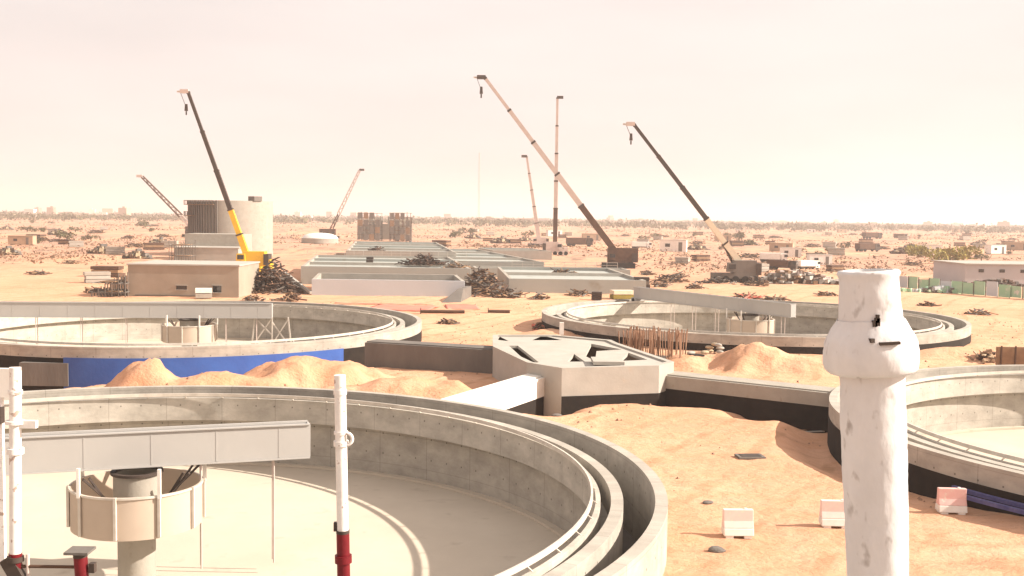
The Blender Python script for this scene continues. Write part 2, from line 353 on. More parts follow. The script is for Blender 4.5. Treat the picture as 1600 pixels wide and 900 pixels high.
tD = tank('round tank cut by the right edge of the view behind the thick white pole', TD)
def ang(t, p): return math.atan2(p[1] - t[1], p[0] - t[0])
# blue membrane on B's outer wall, facing the camera
a0 = ang(TB, at(112, 590, 0)[:2] if False else atY(112, 590, 80.5)[:2]); a1 = ang(TB, atY(560, 560, 86)[:2])
m = MB(); m.ring(RO + .022, RO + .06, -1.6, 1.0, 80, a0, a1); m.build('blue_membrane', blue, tB, 30)
m = MB(); m.ring(RO + .022, RO + .05, -1.6, .25, 60, math.radians(215), math.radians(300)); m.build('blue_membrane', blue, tD, 30)

m = MB(); pm = []
for kk, (rr_, zz_) in enumerate(((RO + .6, .62), (RO + 1.2, .55))):
    o = MB().ring(rr_ - .09, rr_ + .09, zz_, zz_ + .16, 60, math.radians(205), math.radians(300), TD).build('blue_pipe', navy, None, 50); tag(o, ('inner' if kk == 0 else 'outer') + ' blue pipe in the trench round the right tank', 'pipe', 'blue pipes in the trench')

def column_and_drum(t, c, off, label, big=True):
    # centre column belongs to the tank
    o = (c[0] + off[0], c[1] + off[1])
    m = MB(); m.lathe([(.72, -2.9), (.72, -.1), (.8, -.05), (.8, .1)], 32, (off[0], off[1], 0)); m.build('centre_column', conc, t, 30)
    d = thing('feedwell_drum', label, 'drum', (o[0], o[1], 0), group='feedwell drums hanging at the tank centres')
    R = 2.42
    MB().ring(R - .05, R, -.25, 1.36, 56).build('shell', mat('drum_coating', (.50, .405, .32), (.42, .34, .27), scale=.8, amt=.8), d, 30)
    MB().ring(R, R + .05, 1.28, 1.36, 56).build('rim_angle', steel, d, 30)
    for i in range(10):
        a = 2 * PI * i / 10 + .33
        p = lambda r, z: (r * math.cos(a), r * math.sin(a), z)
        MB().beam(p(R + .06, -.2), p(R + .06, 1.38), .10, .12).build('rib', steel, d)
        if i % 2 == 0: MB().beam(p(R + .1, 1.25), p(R + .1, 2.35), .11, .12).build('hanger', white, d)
        if i % 3 == 0:
            mm = MB(); mm.beam(p(R - .1, 1.9), p(.9, .5), .08); mm.beam(p(R - .35, 1.9), p(.9, .2), .08); mm.build('strut', dsteel, d)
    MB().ring(.82, .88, .1, 1.72, 32).build('influent_ring', conc, d, 30)
    MB().ring(.80, .98, 1.72, 1.82, 32).build('ring_flange', dsteel, d, 30)
    return d
pe, pf = at(482, 661, 3.35), at(30, 682, 3.35); _k = (-.347 * pe.y - pe.x) / ((pf.x - pe.x) + .347 * (pf.y - pe.y)); cA = (pe.x + _k * (pf.x - pe.x), pe.y + _k * (pf.y - pe.y))
dA = column_and_drum(tA, TA, (cA[0] - TA[0], cA[1] - TA[1]), 'large pale feedwell drum with upright ribs under the nearest bridge')
dB = column_and_drum(tB, TB, (0.3, 0), 'white feedwell drum under the flat bridge of the far left tank')
dC = column_and_drum(tC, TC, (.3, 0), 'small white feedwell drum below the slanting bridge of the far right tank')

def bridge(label, c, d2, Lrim=20.6, Lshort=8.0, zt=3.35, hh=1.3):
    a = math.atan2(d2[1], d2[0])     # local +x points to the short free end
    t = thing('scraper_bridge', label, 'bridge', (c[0], c[1], 0), a, 'scraper bridges spanning the tanks')
    L = Lrim + Lshort; mx = (Lshort - Lrim) / 2; w = .62
    for s in (-1, 1):
        m = MB(); m.box((mx, s * w / 2, zt - hh / 2), (L, .09, hh))
        m.build('side_panel', galv, t)
        m = MB()
        for z in (zt + .02, zt - hh - .03): m.box((mx, s * (w / 2 + .05), z), (L + .02, .13, .05))
        m.build('flange', galv, t)
        for i in range(12): MB().box((-Lrim + L * (i + .5) / 12, s * (w / 2 + .05), zt - hh / 2), (.05, .012, hh - .06)).build('seam_strip', galv, t)
    MB().box((mx, 0, zt - hh + .18), (L - .1, w - .10, .06)).build('walkway', dsteel, t)
    MB().box((Lshort + .0, 0, zt - hh / 2), (.07, w + .05, hh)).build('end_plate', galv, t)
    for x in (Lshort - 1.4, Lshort - 4.2, -5.5, -9.5, -13.5):
        m = MB(); m.tube((x, -.24, zt - hh), (x, -.24, -2.2), .035); m.tube((x, .24, zt - hh), (x, .24, -2.2), .035); m.build('hanging_rod', pinkgrey, t)
    m = MB(); m.box((-Lrim + .3, 0, 1.85), (.9, 1.2, .5)); m.build('end_carriage', yellow if False else galv, t)
    for s in (-1, 1): MB().tube((-Lrim + .3, s * .55 - .1, 1.79), (-Lrim + .3, s * .55 + .1, 1.79), .24, n=16).build('wheel', tyre, t, 30)
    return t
e = pe
bA = bridge('long pale beam bridge over the nearest tank, ending left of the slim white pole', cA, (e.x - cA[0], e.y - cA[1]), 22.4, math.hypot(e.x - cA[0], e.y - cA[1]))
e = at(425, 474.5, 3.35); e2 = at(0, 472, 3.35); cB = (TB[0] + .3, e.y + (TB[0] + .3 - e.x) * (e2.y - e.y) / (e2.x - e.x))
bB = bridge('level grey beam bridge across the tank with the blue sheet', cB, (e.x - cB[0], e.y - cB[1]), 21.6, math.hypot(e.x - cB[0], e.y - cB[1]))
cC = (TC[0] + .3, TC[1])
bC = bridge('slanting grey beam bridge over the far right tank', cC, (.48, -.87), 20.9, 6.3)
# scraper arm lattice hanging by the end of B's bridge
e_b = at(425, 474.5, 3.35)
t = thing('lattice_scraper', 'pale lattice scraper arm hanging at the free end of the level bridge', 'scraper arm', (*at(425, 545, -1.5)[:2], 0))
t.location = (e_b.x, e_b.y, 0)
for x in (-1.6, 0, 1.5):
    MB().beam((x, 0, 2.1), (x * 1.3, 0, -2.2), .12).build('post', steel, t)
for a, b in (((-1.6, 0, 2), (0, 0, .4)), ((0, 0, 2), (-1.8, 0, -.6)), ((0, .1, 1.6), (1.7, .1, -.8)), ((1.5, 0, 1.9), (0, 0, -.5)), ((-1.9, 0, -1), (1.9, 0, -1))):
    MB().beam(a, b, .1).build('brace', steel, t)
# ------------------------------------------------------------------ outlet box on B's left
bx = thing('outlet_chamber', 'grey box chamber on a black base, left of the blue sheet', 'chamber', (0, 0, 0))
p0 = at(34, 566, 1.0); p1 = at(106, 566, 1.0)
Yb = 79.2; x0 = atY(30, 580, Yb).x; x1 = atY(106, 580, Yb).x
MB().box(((x0 + x1) / 2, Yb + 1.5, -.25), (x1 - x0, 3, 1.7)).build('chamber_wall', conc_dark, bx)
MB().box(((x0 + x1) / 2 , Yb + 1.6, -2.05), (x1 - x0 - .3, 2.8, 1.9)).build('coated_base', bit, bx)
# ------------------------------------------------------------------ splitter chamber
sc = thing('splitter_chamber', 'large angular pale concrete chamber between the four tanks', 'chamber', (0, 0, 0))
PZ = 2.35
def px2(pts, z): return [tuple(at(x, y, z)[:2]) for x, y in pts]
outer = px2([(770, 541), (823, 566), (878, 575), (1030, 571), (1053, 565), (966, 536), (955, 531), (866, 523), (770, 523)], PZ)
def inset(poly, d):
    n = len(poly); r = []
    ar = sum(poly[i][0] * poly[(i + 1) % n][1] - poly[(i + 1) % n][0] * poly[i][1] for i in range(n)); sg = 1 if ar > 0 else -1
    for i in range(n):
        p, a, b = Vector(poly[i]), Vector(poly[i - 1]), Vector(poly[(i + 1) % n])
        e1 = (p - a).normalized(); e2 = (b - p).normalized()
        n1 = Vector((-e1.y, e1.x)) * sg; n2 = Vector((-e2.y, e2.x)) * sg; v = (n1 + n2); v = v / max(.5, (1 + n1.dot(n2)))
        r.append(tuple(p + v * d))
    return r
inn = inset(outer, .42); n = len(outer)
m = MB()
vs = [(x, y, z) for z in (-.9, PZ) for x, y in outer] + [(x, y, z) for z in (-.9, PZ) for x, y in inn]
fs = []
for i in range(n):
    j = (i + 1) % n
    fs += [(i, j, n + j, n + i), (2 * n + i, 3 * n + i, 3 * n + j, 2 * n + j), (n + i, n + j, 3 * n + j, 3 * n + i), (i, 2 * n + i, 2 * n + j, j)]
m.add(vs, fs); m.build('chamber_wall', conc_light, sc)
def slab_with_holes(poly, holes, z0, z1, name, mt, parent):
    bm = bmesh.new(); es = []
    for lp in [poly] + holes:
        vv = [bm.verts.new((x, y, z1)) for x, y in lp]
        es += [bm.edges.new((vv[i], vv[(i + 1) % len(vv)])) for i in range(len(vv))]
    bmesh.ops.triangle_fill(bm, use_beauty=True, edges=es, use_dissolve=False)
    bmesh.ops.recalc_face_normals(bm, faces=bm.faces)
    r = bmesh.ops.extrude_face_region(bm, geom=bm.faces[:])
    bmesh.ops.translate(bm, vec=(0, 0, z0 - z1), verts=[g for g in r['geom'] if isinstance(g, bmesh.types.BMVert)])
    bmesh.ops.recalc_face_normals(bm, faces=bm.faces)
    me = bpy.data.meshes.new(name); bm.to_mesh(me); bm.free(); me.materials.append(mt)
    o = bpy.data.objects.new(name, me); C.objects.link(o); o.parent = parent; return o
holes = [px2(q, PZ - .12) for q in ([(832, 531.5), (848, 524.5), (878, 531.5)], [(886, 565), (897, 553), (914, 565)],
                                    [(914, 556), (924, 537), (972, 546), (932, 548.5), (930, 564)], [(968, 564), (982, 551), (1012, 562)],
                                    [(795, 540), (809, 540), (842, 566), (826, 568)], [(778, 531), (781, 526), (795, 533)])]
slab_with_holes(inset(outer, .40), holes, PZ - .32, PZ - .12, 'deck_slab', conc_light, sc)
MB().prism(inset(outer, .6), -.9, -.6).build('chamber_floor', conc_dark, sc)
# black base strip, raised plinths, corner recess
m = MB(); q = [outer[2], outer[3], outer[4]]
m.prism([(q[0][0], q[0][1] - .05), (q[1][0], q[1][1] - .05), (q[2][0] + .03, q[2][1] - .03), (q[2][0], q[2][1] + .4), (q[0][0], q[0][1] + .4)], -.9, .55); m.build('bitumen_base', bit, sc)
m = MB(); m.box((6.3, q[0][1] + 2.9, PZ + .10), (2.0, 2.4, .22)); m.build('raised_cover', conc_light, sc)
m = MB(); m.box((at(890, 540, PZ).x - .2, 88.5, PZ + .35), (.35, .35, 1.0)); m.build('stub_post', white, sc)
# culverts
def culvert(label, pts, w, z0, z1, mt, coat=None, zc=.6, name='concrete_culvert', side=-1):
    t = thing(name, label, 'culvert', (0, 0, 0), group='concrete culverts from the chamber to the tanks')
    a, b = Vector((*pts[0], 0)), Vector((*pts[1], 0)); d = (b - a); L = d.length; rz = math.atan2(d.y, d.x); c = (a + b) / 2
    MB().box((c.x, c.y, (zc + z1) / 2), (L, w, z1 - zc), rz).build('culvert_wall', mt, t)
    MB().box((c.x, c.y, z1 + .04), (L - .05, w - .5, .075), rz).build('cover_slab', mt, t)
    MB().box((c.x, c.y, (zc + z0) / 2), (L, w - .06, zc - z0), rz).build('coated_base', coat or bit, t)
    return t
culvert('culvert coloured bright white for sunlight, running from the chamber down to the nearest tank', ((-3.7, 58.8), (2.0, 70.6)), 1.7, -1.2, 1.55, white, bit, .35)  # white colour stands in for sunlight on the top and right side
culvert('grey culvert on a black base running from the chamber to the right tank', ((9.9, 72.0), (20.3, 64.6)), 2.2, -1.2, 1.55, conc, bit, .72)
cul = culvert('culvert wall with its shaded face coloured dark, between the chamber and the far left tank', ((-11.0, 85.2), (-1.0, 81.4)), 2.2, -1.5, 1.85, conc_dark, conc_dark, -.2)  # shade of the camera-facing side put into the dark colour
# ------------------------------------------------------------------ starter bars
rb = thing('starter_bars', 'rusty upright starter bars behind the right side of the chamber', 'rebar', (0, 0, 0))
MB().box((11.6, 88.0, .0), (5.2, 3.2, 1.0), -.3).build('footing', conc_dark, rb)
bar = MB().tube((0, 0, .3), (0, 0, 2.9), .045, n=5).mesh('bar', rebar_m)
for i in range(90):
    o = bpy.data.objects.new('bar', bar); C.objects.link(o); o.parent = rb
    u, v = random.uniform(-2.5, 2.5), random.uniform(-1.4, 1.4)
    o.location = (11.6 + u * .955 + v * .3, 88.0 - u * .3 + v * .955, random.uniform(-.3, .1)); o.rotation_euler = (random.uniform(-.06, .06), random.uniform(-.08, .08), 0)
MB().box((14.9, 87.2, .2), (.9, 1.2, 1.4), .4).build('kicker_block', bit, rb)
vs = []; fs = []; rc = random.Random(21)
for i in range(5200):
    X_ = rc.uniform(-30, 60); Y_ = rc.uniform(44, 150)
    if any(math.hypot(X_ - a[0], Y_ - a[1]) < RO + .3 for a in TANKS): continue
    if noise.noise(Vector((X_ * .13, Y_ * .13, 5))) < rc.uniform(-.1, .5): continue
    s_ = rc.choice((.03, .045, .06, .09)) * rc.uniform(.8, 1.6); o = len(vs)
    for dx, dy, dz in ((1, 0, 0), (0, 1, 0), (-1, 0, 0), (0, -1, 0), (0, 0, .9), (0, 0, -.6)): vs.append([X_ + dx * s_ * rc.uniform(.7, 1.3), Y_ + dy * s_ * rc.uniform(.7, 1.3), dz * s_ * rc.uniform(.7, 1.2)])
    for a, b in ((0, 1), (1, 2), (2, 3), (3, 0)): fs += [(o + a, o + b, o + 4), (o + b, o + a, o + 5)]
P_ = np.array(vs); vs = np.c_[P_[:, :2], P_[:, 2] + ground_h(P_[:, 0], P_[:, 1]) + .02].tolist()
o = MB().add(vs, fs).build('sand_clods', mat('clod_sand', (.40, .24, .15), (.22, .14, .10), scale=.5)); tag(o, 'small clods and gravel strewn on the sand between the tanks', 'gravel', kind='stuff')
# ------------------------------------------------------------------ near sand furniture
def barrier(label, px, py, main, rz=0, h=1.04, L=1.12):
    p = at(px, py, 0); p.z = gz(p.x, p.y)
    t = thing('road_barrier', label, 'barrier', p, rz, 'plastic road barriers on the sand')
    def prof(pr, m, nm):
        v = []
        for x in (-L / 2, L / 2): v += [(x, y, z) for y, z in pr]
        k = len(pr); mm = MB().add(v, [tuple(range(k))[::-1], tuple(range(k, 2 * k))] + [(i, (i + 1) % k, k + (i + 1) % k, k + i) for i in range(k)])
        o = mm.build(nm, m, t)
        bv = o.modifiers.new('b', 'BEVEL'); bv.width = .025; bv.segments = 2
    prof([(-.30, .09), (.30, .09), (.24, .36), (-.24, .36)], white, 'base')
    prof([(-.23, .363), (.23, .363), (.13, .62), (.10, h), (-.10, h), (-.13, .62)], main, 'upper_body')
    for x in (-L / 2 + .22, L / 2 - .22): MB().box((x, 0, .045), (.28, .56, .09)).build('foot', white, t)
    MB().tube((L / 4, 0, h - .01), (L / 4, 0, h + .035), .06, n=12).build('filler_cap', white, t, 30)
    return t
barrier('pale pink and white barrier right of the nearest tank, leftmost on the sand', 1152, 838, pinkp, .03)
barrier('pale pink barrier just left of the thick white pole', 1304, 823, pinkp, -.04)
barrier('bright pinkish red barrier right of the thick pole by the right tank', 1486, 800, redp, -.06)
p = at(1172, 712, 0)
t = thing('manhole_cover', 'small dark cover lying flat on the sand between the tanks', 'cover', (p.x, p.y, gz(p.x, p.y)), .1)
MB().box((0, 0, .05), (1.35, .9, .1)).build('frame', conc_dark, t); MB().box((0, 0, .105), (1.0, .6, .03)).build('lid', dsteel, t)
p = at(636, 622, 0)
t = thing('valve_spindle', 'small black valve spindle standing on the sand behind the nearest tank', 'valve', (p.x, p.y, .4))
MB().tube((0, 0, -.6), (0, 0, .75), .10, n=10).build('stem', dsteel, t); MB().box((0, 0, .1), (1.1, .5, .16)).build('base_plate', dsteel, t); MB().tube((0, 0, .55), (0, 0, .62), .22, n=12).build('handwheel', dsteel, t)
# planks leaning at the right tank
p = at(1265, 652, 0)
t = thing('timber_offcuts', 'loose timber offcuts by the end of the right culvert', 'timber', (p.x, p.y, gz(p.x, p.y) + .05))
for i in range(7):
    MB().box((random.uniform(-1.2, 1.2), random.uniform(-.5, .9), .06 + .07 * i), (random.uniform(1, 2.4), .18, .06), random.uniform(-.5, .5)).build('plank', conc_light if i % 3 == 0 else timber, t)
for (px, py, s, l) in ((1120, 862, .5, 'small dark stone on the sand below the pale pink barrier'), (1105, 787, .35, 'small brown stone on the sand above the leftmost barrier'), (870, 650, .5, 'dark lump of rubble on the sand beside the bright culvert')):
    p = at(px, py, 0); m = MB(); 
    bm = bmesh.new(); bmesh.ops.create_icosphere(bm, subdivisions=2, radius=s * .5)
    for v in bm.verts: v.co = Vector((v.co.x * 1.3, v.co.y, v.co.z * .45)) * (1 + .35 * noise.noise(v.co * 4 + Vector((px, 0, 0))))
    me = bpy.data.meshes.new('stone'); bm.to_mesh(me); bm.free(); me.materials.append(conc_dark)
    o = bpy.data.objects.new('stone', me); C.objects.link(o); o.location = (p.x, p.y, gz(p.x, p.y) + .05); tag(o, l, 'stone', 'stones on the sand')
# sandbags / sacks beside starter bars
for k, (px, py, l) in enumerate(((1095, 560, 'pale sack pile on the slope beside the starter bars'), (1118, 548, 'second pale sack pile, nearer the far right tank wall'))):
    p = at(px, py, .5); t = thing('sack_pile', l, 'sacks', (p.x, p.y, gz(p.x, p.y)))
    for i in range(6):
        mm = MB(); mm.box((0, 0, 0), (1.0, .6, .35), 0, .75); o = mm.build('sack', cloth if i % 2 else conc_light, t); o.location = (random.uniform(-1, 1), random.uniform(-.5, .5), .2 + .3 * (i % 3)); o.rotation_euler.z = random.uniform(-1, 1)
        o.modifiers.new('s', 'SUBSURF').levels = 1
# wall piece far right
p = at(1556, 577, 0)
t = thing('formwork_panel_wall', 'brown formwork wall at the right edge beyond the right tank', 'formwork', (p.x, p.y, gz(p.x + 3, p.y)))
MB().box((5, 0, .85), (10, .25, 1.9)).build('panel', timber, t)
for i in range(9): MB().beam((.3 + i * 1.15, -.2, -.1), (.3 + i * 1.15, -.2, 1.9), .1).build('waler_post', brown, t)
# ------------------------------------------------------------------ foreground deck and props
DZ = 10.05
t = thing('viewing_platform', 'concrete platform under the foreground props, below the view', 'platform', (0, 0, 0))
MB().box((0, .8, DZ - .15), (9, 8.0, .3)).build('platform_slab', conc, t); MB().box((0, .5, (DZ - .3) / 2 - .3), (8, 6.5, DZ - .3 + .6 - .004)).build('platform_wall', conc, t)
# thick splattered pole
Yp = 1.66; k = Yp / F
base = atY(1372, 900, Yp); tp = atY(1357, 424, Yp)
prof = [(49, -400), (48, -60), (47, 0), (49, 120), (50, 240), (49, 305), (50, 312), (65, 313), (70, 318), (72, 332), (72, 345), (70, 358), (66, 369), (60, 379), (54, 389), (49.5, 401), (47, 425), (45, 455), (45, 468), (48, 474), (46, 478)]
pts = []
for i in range(len(prof) - 1):
    (r0, z0), (r1, z1) = prof[i], prof[i + 1]; n = max(1, int((z1 - z0) / 6))
    pts += [((r0 + (r1 - r0) * q / n), z0 + (z1 - z0) * q / n) for q in range(n)]
pts.append(prof[-1]); pts += [(38, 479), (36, 470), (34, 440)]
m = MB(); m.lathe([(r * k, (z * 1.02 + (9 if 305 < z < 400 else 0)) * k) for r, z in pts], 72)
nv = []
for x, y, z in m.v:
    v = Vector((x, y, z)); r = math.hypot(x, y); q = noise.noise(v * 38) * .0013 + noise.noise(v * 110) * .0007
    if 320 * k < z < 415 * k: q *= 1.9
    s = 1 + q / max(r, 1e-4); nv.append((x * s, y * s, z + q * .6))
m.v = nv
t = thing('scaffold_standard', 'thick white scaffold tube splashed with concrete, bulging collar near its top', 'scaffold pole', (base.x, base.y, base.z))
o = m.build('tube', splat, t, 60)
lean = Vector((tp.x - base.x, 0, tp.z - base.z)); t.rotation_euler = (0, math.atan2(lean.x, lean.z), 0)
MB().box((.006, -.066, 381 * k), (.030, .010, .0042)).build('wedge_slot', dsteel, t)
g_ = MB()
for dx, dz, w_, h_ in ((0, 0, .007, .022), (-.004, .003, .006, .009), (.001, -.008, .007, .010), (.001, .010, .004, .012)): g_.box((-.006 + dx, -.0485, 407 * k + dz), (w_, .010, h_), 0, ry=.06)
g_.build('gouge', dsteel, t)
MB().box((-.019, -.0600, 386 * k), (.006, .012, .006), .2).build('bolt_hole', dsteel, t)
MB().box((0, 0, DZ - base.z + .004), (.15, .15, .008)).build('base_plate', dsteel, t)
def prop(label, px, ytop, ybot, Y, hw, spec, redy=None, group='white and red push-pull props'):
    """slender prop: white inner tube over a red outer tube"""
    a = atY(px[1], ybot, Y); b = atY(px[0], ytop, Y); k = Y / F
    t = thing('steel_prop', label, 'prop', (a.x, a.y, DZ), 0, group)
    sl = (b.x - a.x) / (b.z - a.z)
    P = lambda z: Vector(((z - a.z) * sl, 0, z - DZ))
    zy = lambda y: a.z + (ybot - y) * k
    zr = zy(redy) if redy else DZ
    MB().tube(P(zr), P(b.z), hw * k, n=24).build('inner_tube', tubew, t, 40)
    if redy: MB().tube(P(DZ + .01), P(zr + .01), hw * k * 1.12, n=24).build('outer_tube', red, t, 40)
    for y, w, h, mt in spec: MB().tube(P(zy(y + h / 2)), P(zy(y - h / 2)), w * k, n=24).build('collar', mt, t, 40)
    MB().box((P(DZ).x, 0, .006), (.14, .14, .012)).build('base_plate', dsteel, t)
    return t, P, zy, k
t, P, zy, k = prop('slim white prop with an eye ring halfway and a red lower end, left of centre', (531, 537), 586, 900, 4.2, 9.2,
    [(604, 10.5, 8, tubew), (669, 11, 5, tubew), (686, 12, 8, tubew), (872, 13.5, 12, red), (828, 10.6, 5, dsteel)], 830)
# eye ring
pts = []; c = P(zy(678)) + Vector((9 * k, -.012, 0)); R = 9.5 * k; rr = 2.7 * k; m = MB(); vs = []; fs = []
for i in range(24):
    a = 2 * PI * i / 24
    for j in range(8):
        b = 2 * PI * j / 8; q = R + rr * math.cos(b); vs.append((c.x + q * math.cos(a), c.y + rr * math.sin(b), c.z + q * math.sin(a)))
for i in range(24):
    for j in range(8): fs.append((i * 8 + j, ((i + 1) % 24) * 8 + j, ((i + 1) % 24) * 8 + (j + 1) % 8, i * 8 + (j + 1) % 8))
m.add(vs, fs).build('eye_ring', tubew, t, 60)
m = MB(); q = P(zy(820)); m.box((q.x - 11 * k, q.y, q.z), (6 * k, .02, 14 * k)); m.build('pin', dsteel, t)
m = MB(); m.tube(P(b_z := zy(586)), P(zy(583)), 6 * k, 4 * k, 16); m.build('tube_cap', tubew, t, 40)
t, P, zy, k = prop('white prop with two collars at the left edge beside a pale board', (24, 24), 574, 900, 3.3, 9,
    [(652, 15, 5, tubew), (698, 13, 9, tubew), (604, 11, 6, tubew), (872, 13, 8, dsteel)], 868)
q = P(zy(655)); MB().box((q.x + 19 * k, 0, q.z), (30 * k, .018, 12 * k)).build('wedge', tubew, t)
q = P(zy(890)); MB().beam((q.x - 12 * k, 0, q.z + 20 * k), (q.x + 14 * k, 0, q.z - 26 * k), .04).build('clamp', dsteel, t)
MB().tube((q.x + 20 * k, 0, q.z - .3), (q.x + 20 * k, 0, q.z + 26 * k), 3 * k, n=10).build('hook_bar', pinkgrey, t)
q = P(zy(884)); a2 = atY(118, 884, 3.3)
MB().tube((q.x, 0, q.z), (a2.x - t.location.x, 0, q.z), 2.6 * k, n=10).build('tie_rod', brown, t)
q = atY(14, 598, 3.36)
t2 = thing('guard_board', 'pale square board clamped beside the white prop at the left edge', 'board', (q.x, q.y, q.z))
MB().box((-.03, 0, 0), (.13, .02, .09)).build('board', white, t2); MB().box((-.03, -.015, -.10), (.03, .03, .05)).build('clamp', dsteel, t2); MB().box((-.03, 0.0, -.3), (.02, .015, .55)).build('stay', tubew, t2)
t, P, zy, k = prop('short dark red prop with a flat head plate, low at the left', (125, 128), 862, 900, 3.3, 9.5, [(866, 11, 6, dsteel)], 872)
t['category'] = 'prop'; q = P(zy(859)); MB().box((q.x, 0, q.z), (38 * k, .07, 4 * k)).build('head_plate', conc_dark, t)
q = P(zy(886)); MB().box((q.x + 18 * k, 0, q.z), (9 * k, .02, 15 * k)).build('wing_nut', dsteel, t)

# ------------------------------------------------------------------ cranes
def crane(label, base, foot, tip, Y, split, cols, w=1.0, style='mobile', hook=None, jib=True, bodyc=None, blen=12, name='mobile_crane'):
    """base/foot/tip in picture coordinates, all at depth Y; boom split in lower/upper colour"""
    g = at(*base, 0) if Y is None else atY(base[0], base[1], Y); g.z = gz(g.x, g.y) - .1
    a = atY(*foot, g.y); b = atY(*tip, g.y)
    t = thing(name, label, 'crane', g, 0, 'cranes on the building site')
    A = a - g; B = b - g; dirx = 1 if B.x < A.x else -1
    lc, uc = cols; D = B - A; L = D.length
    nseg = 5
    if style == 'lattice':
        def lat(s0, s1, m):
            p, q = A + D * s0, A + D * s1; mm = MB(); side = Vector((0, 1, 0)); up_ = D.normalized().cross(side)
            for i in (-1, 1):
                for j in (-1, 1): mm.beam(p + side * i * w / 2 + up_ * j * w / 2, q + side * i * w / 2 * .6 + up_ * j * w / 2 * .6, w * .2)
            n = max(3, int((s1 - s0) * L / (w * 1.3)))
            for i in range(n):
                u0, u1 = i / n, (i + 1) / n; k0 = w / 2 * (1 - .4 * u0); k1 = w / 2 * (1 - .4 * u1); sgn = 1 if i % 2 else -1
                for y in (-1, 1): mm.beam(p + (q - p) * u0 + up_ * sgn * k0 + side * y * k0, p + (q - p) * u1 - up_ * sgn * k1 + side * y * k1, w * .13)
            mm.build('boom', m, t)
        lat(0, split, lc); lat(split, 1, uc)
    else:
        nl = max(1, round(nseg * split))
        for i in range(nseg):
            s0 = split * i / nl if i < nl else split + (1 - split) * (i - nl) / (nseg - nl)
            s1 = split * (i + 1) / nl if i < nl else split + (1 - split) * (i + 1 - nl) / (nseg - nl)
            ww = w * (1 - .12 * i); o = MB().beam(A + D * s0, A + D * s1, ww, ww * 1.1).build('boom_section', lc if i < nl else uc, t)
            MB().beam(A + D * (s1 - .006), A + D * (s1 + .003), ww * 1.15, ww * 1.25).build('section_collar', dsteel, o)
        MB().tube(A * .35 + Vector((0, 0, 1)) + D * .02, A + D * min(.22, 10 / L), w * .22).build('lift_cylinder', dsteel, t)
    MB().box(B + Vector((-dirx * w * .7, 0, w * .15)), (w * 1.6, w * .7, w * .7), 0).build('boom_head', dsteel if uc is pinkgrey else pinkgrey, t)
    if jib: MB().beam(B, B + Vector((-dirx * w * 2.1, 0, w * .1)), w * .28).build('head_jib', uc if style == 'x' else steel, t)
    if hook:
        h = atY(*hook, g.y) - g; m = MB(); m.tube(B + Vector((-dirx * w * 1.5, 0, 0)), h, .05, n=4); m.build('hoist_rope', dsteel, t)
        o = MB().box(h, (w * .6, w * .4, w * 1.3), 0, .7).build('hook_block', dsteel, t); MB().tube(h - Vector((0, 0, w * .7)), h - Vector((0, 0, w * 1.4)), w * .14, n=6).build('hook', dsteel, o)
    # machine
    bc = bodyc or lc; z0 = .5; Lb = blen
    if style == 'mobile':
        m = MB(); m.box((0, 0, 1.3), (Lb, 2.8, 1.0)); m.box((Lb * .42, 0, 2.0), (Lb * .15, 2.7, 1.2)); m.build('carrier', bc, t)
        for i in range(5):
            for s in (-1, 1): MB().tube((-Lb * .42 + i * Lb * .21, s * 1.3 - .2, .65), (-Lb * .42 + i * Lb * .21, s * 1.3 + .2, .65), .65, n=12).build('wheel', tyre, t, 40)
        for x in (-Lb * .4, Lb * .32):
            for s in (-1, 1):
                mm = MB(); mm.box((x, s * 2.6, 1.1), (.4, 2.6, .3)); mm.box((x, s * 3.8, .55), (.3, .3, 1.1)); mm.box((x, s * 3.8, .08), (1, 1, .16)); mm.build('outrigger', bc, t)
    else:
        for s in (-1, 1):
            m = MB(); m.lathe([(0, 0)], 3) if False else None
            MB().box((0, s * 2.2, .7), (Lb * .85, 1.0, 1.3)).build('crawler_track', tyre, t)
        MB().box((0, 0, 1.2), (Lb * .5, 3.6, .8)).build('undercarriage', bc, t)
    ax = A.x
    MB().box((ax * .4 + dirx * Lb * .12, 0, 3.0 if style == 'mobile' else 3.2), (Lb * (.52 if style == 'mobile' else .8), 2.6, 2.4 if style == 'mobile' else 3.4)).build('superstructure', bc, t)
    MB().box((ax * .4 + dirx * Lb * .42, 0, 2.6), (Lb * .12, 3.0, 2.2)).build('counterweight', dsteel if bc is not dsteel else brown, t)
    o = MB().box((ax * .4 - dirx * Lb * .17, -1.2, 2.9), (1.9, 1.2, 1.7), 0, .85).build('cab', bc, t)
    MB().box((ax * .4 - dirx * Lb * .17, -1.82, 3.05), (1.3, .05, .9)).build('cab_window', glass, o)
    MB().tube((A.x, 0, 2.2), A, w * .6, n=8).build('boom_foot', bc, t)
    return t
crane('yellow mobile crane left of centre with a black upper boom', (392, 424), (388, 405), (294, 144), None, .30, (yellow, dsteel), 1.05, hook=(291, 168), bodyc=yellow, blen=8.5)
crane('tallest crane, dark lower boom fading to a pale upper boom pointing left', (966, 417), (965, 398), (758, 122), None, .28, (brown, pinkgrey), 1.3, hook=(752, 141), bodyc=brown, style='crawler', blen=9)
crane('right crane with a cream lower boom and a black upper boom', (1147, 441), (1162, 418), (991, 195), None, .345, (cream, dsteel), 1.0, hook=(986, 214), bodyc=conc_dark, blen=8.5)
crane('crane with an upright pale boom beside the tallest crane', (867, 398), (867, 392), (871, 153), None, .28, (brown, pinkgrey), 1.2, hook=None, jib=False, bodyc=pinkgrey, blen=8)
crane('faint distant crane just left of the upright boom', (841, 382), (842, 374), (823, 245), None, .2, (pinkgrey, pinkgrey), 1.5, hook=None, jib=False, bodyc=pinkgrey, blen=9)
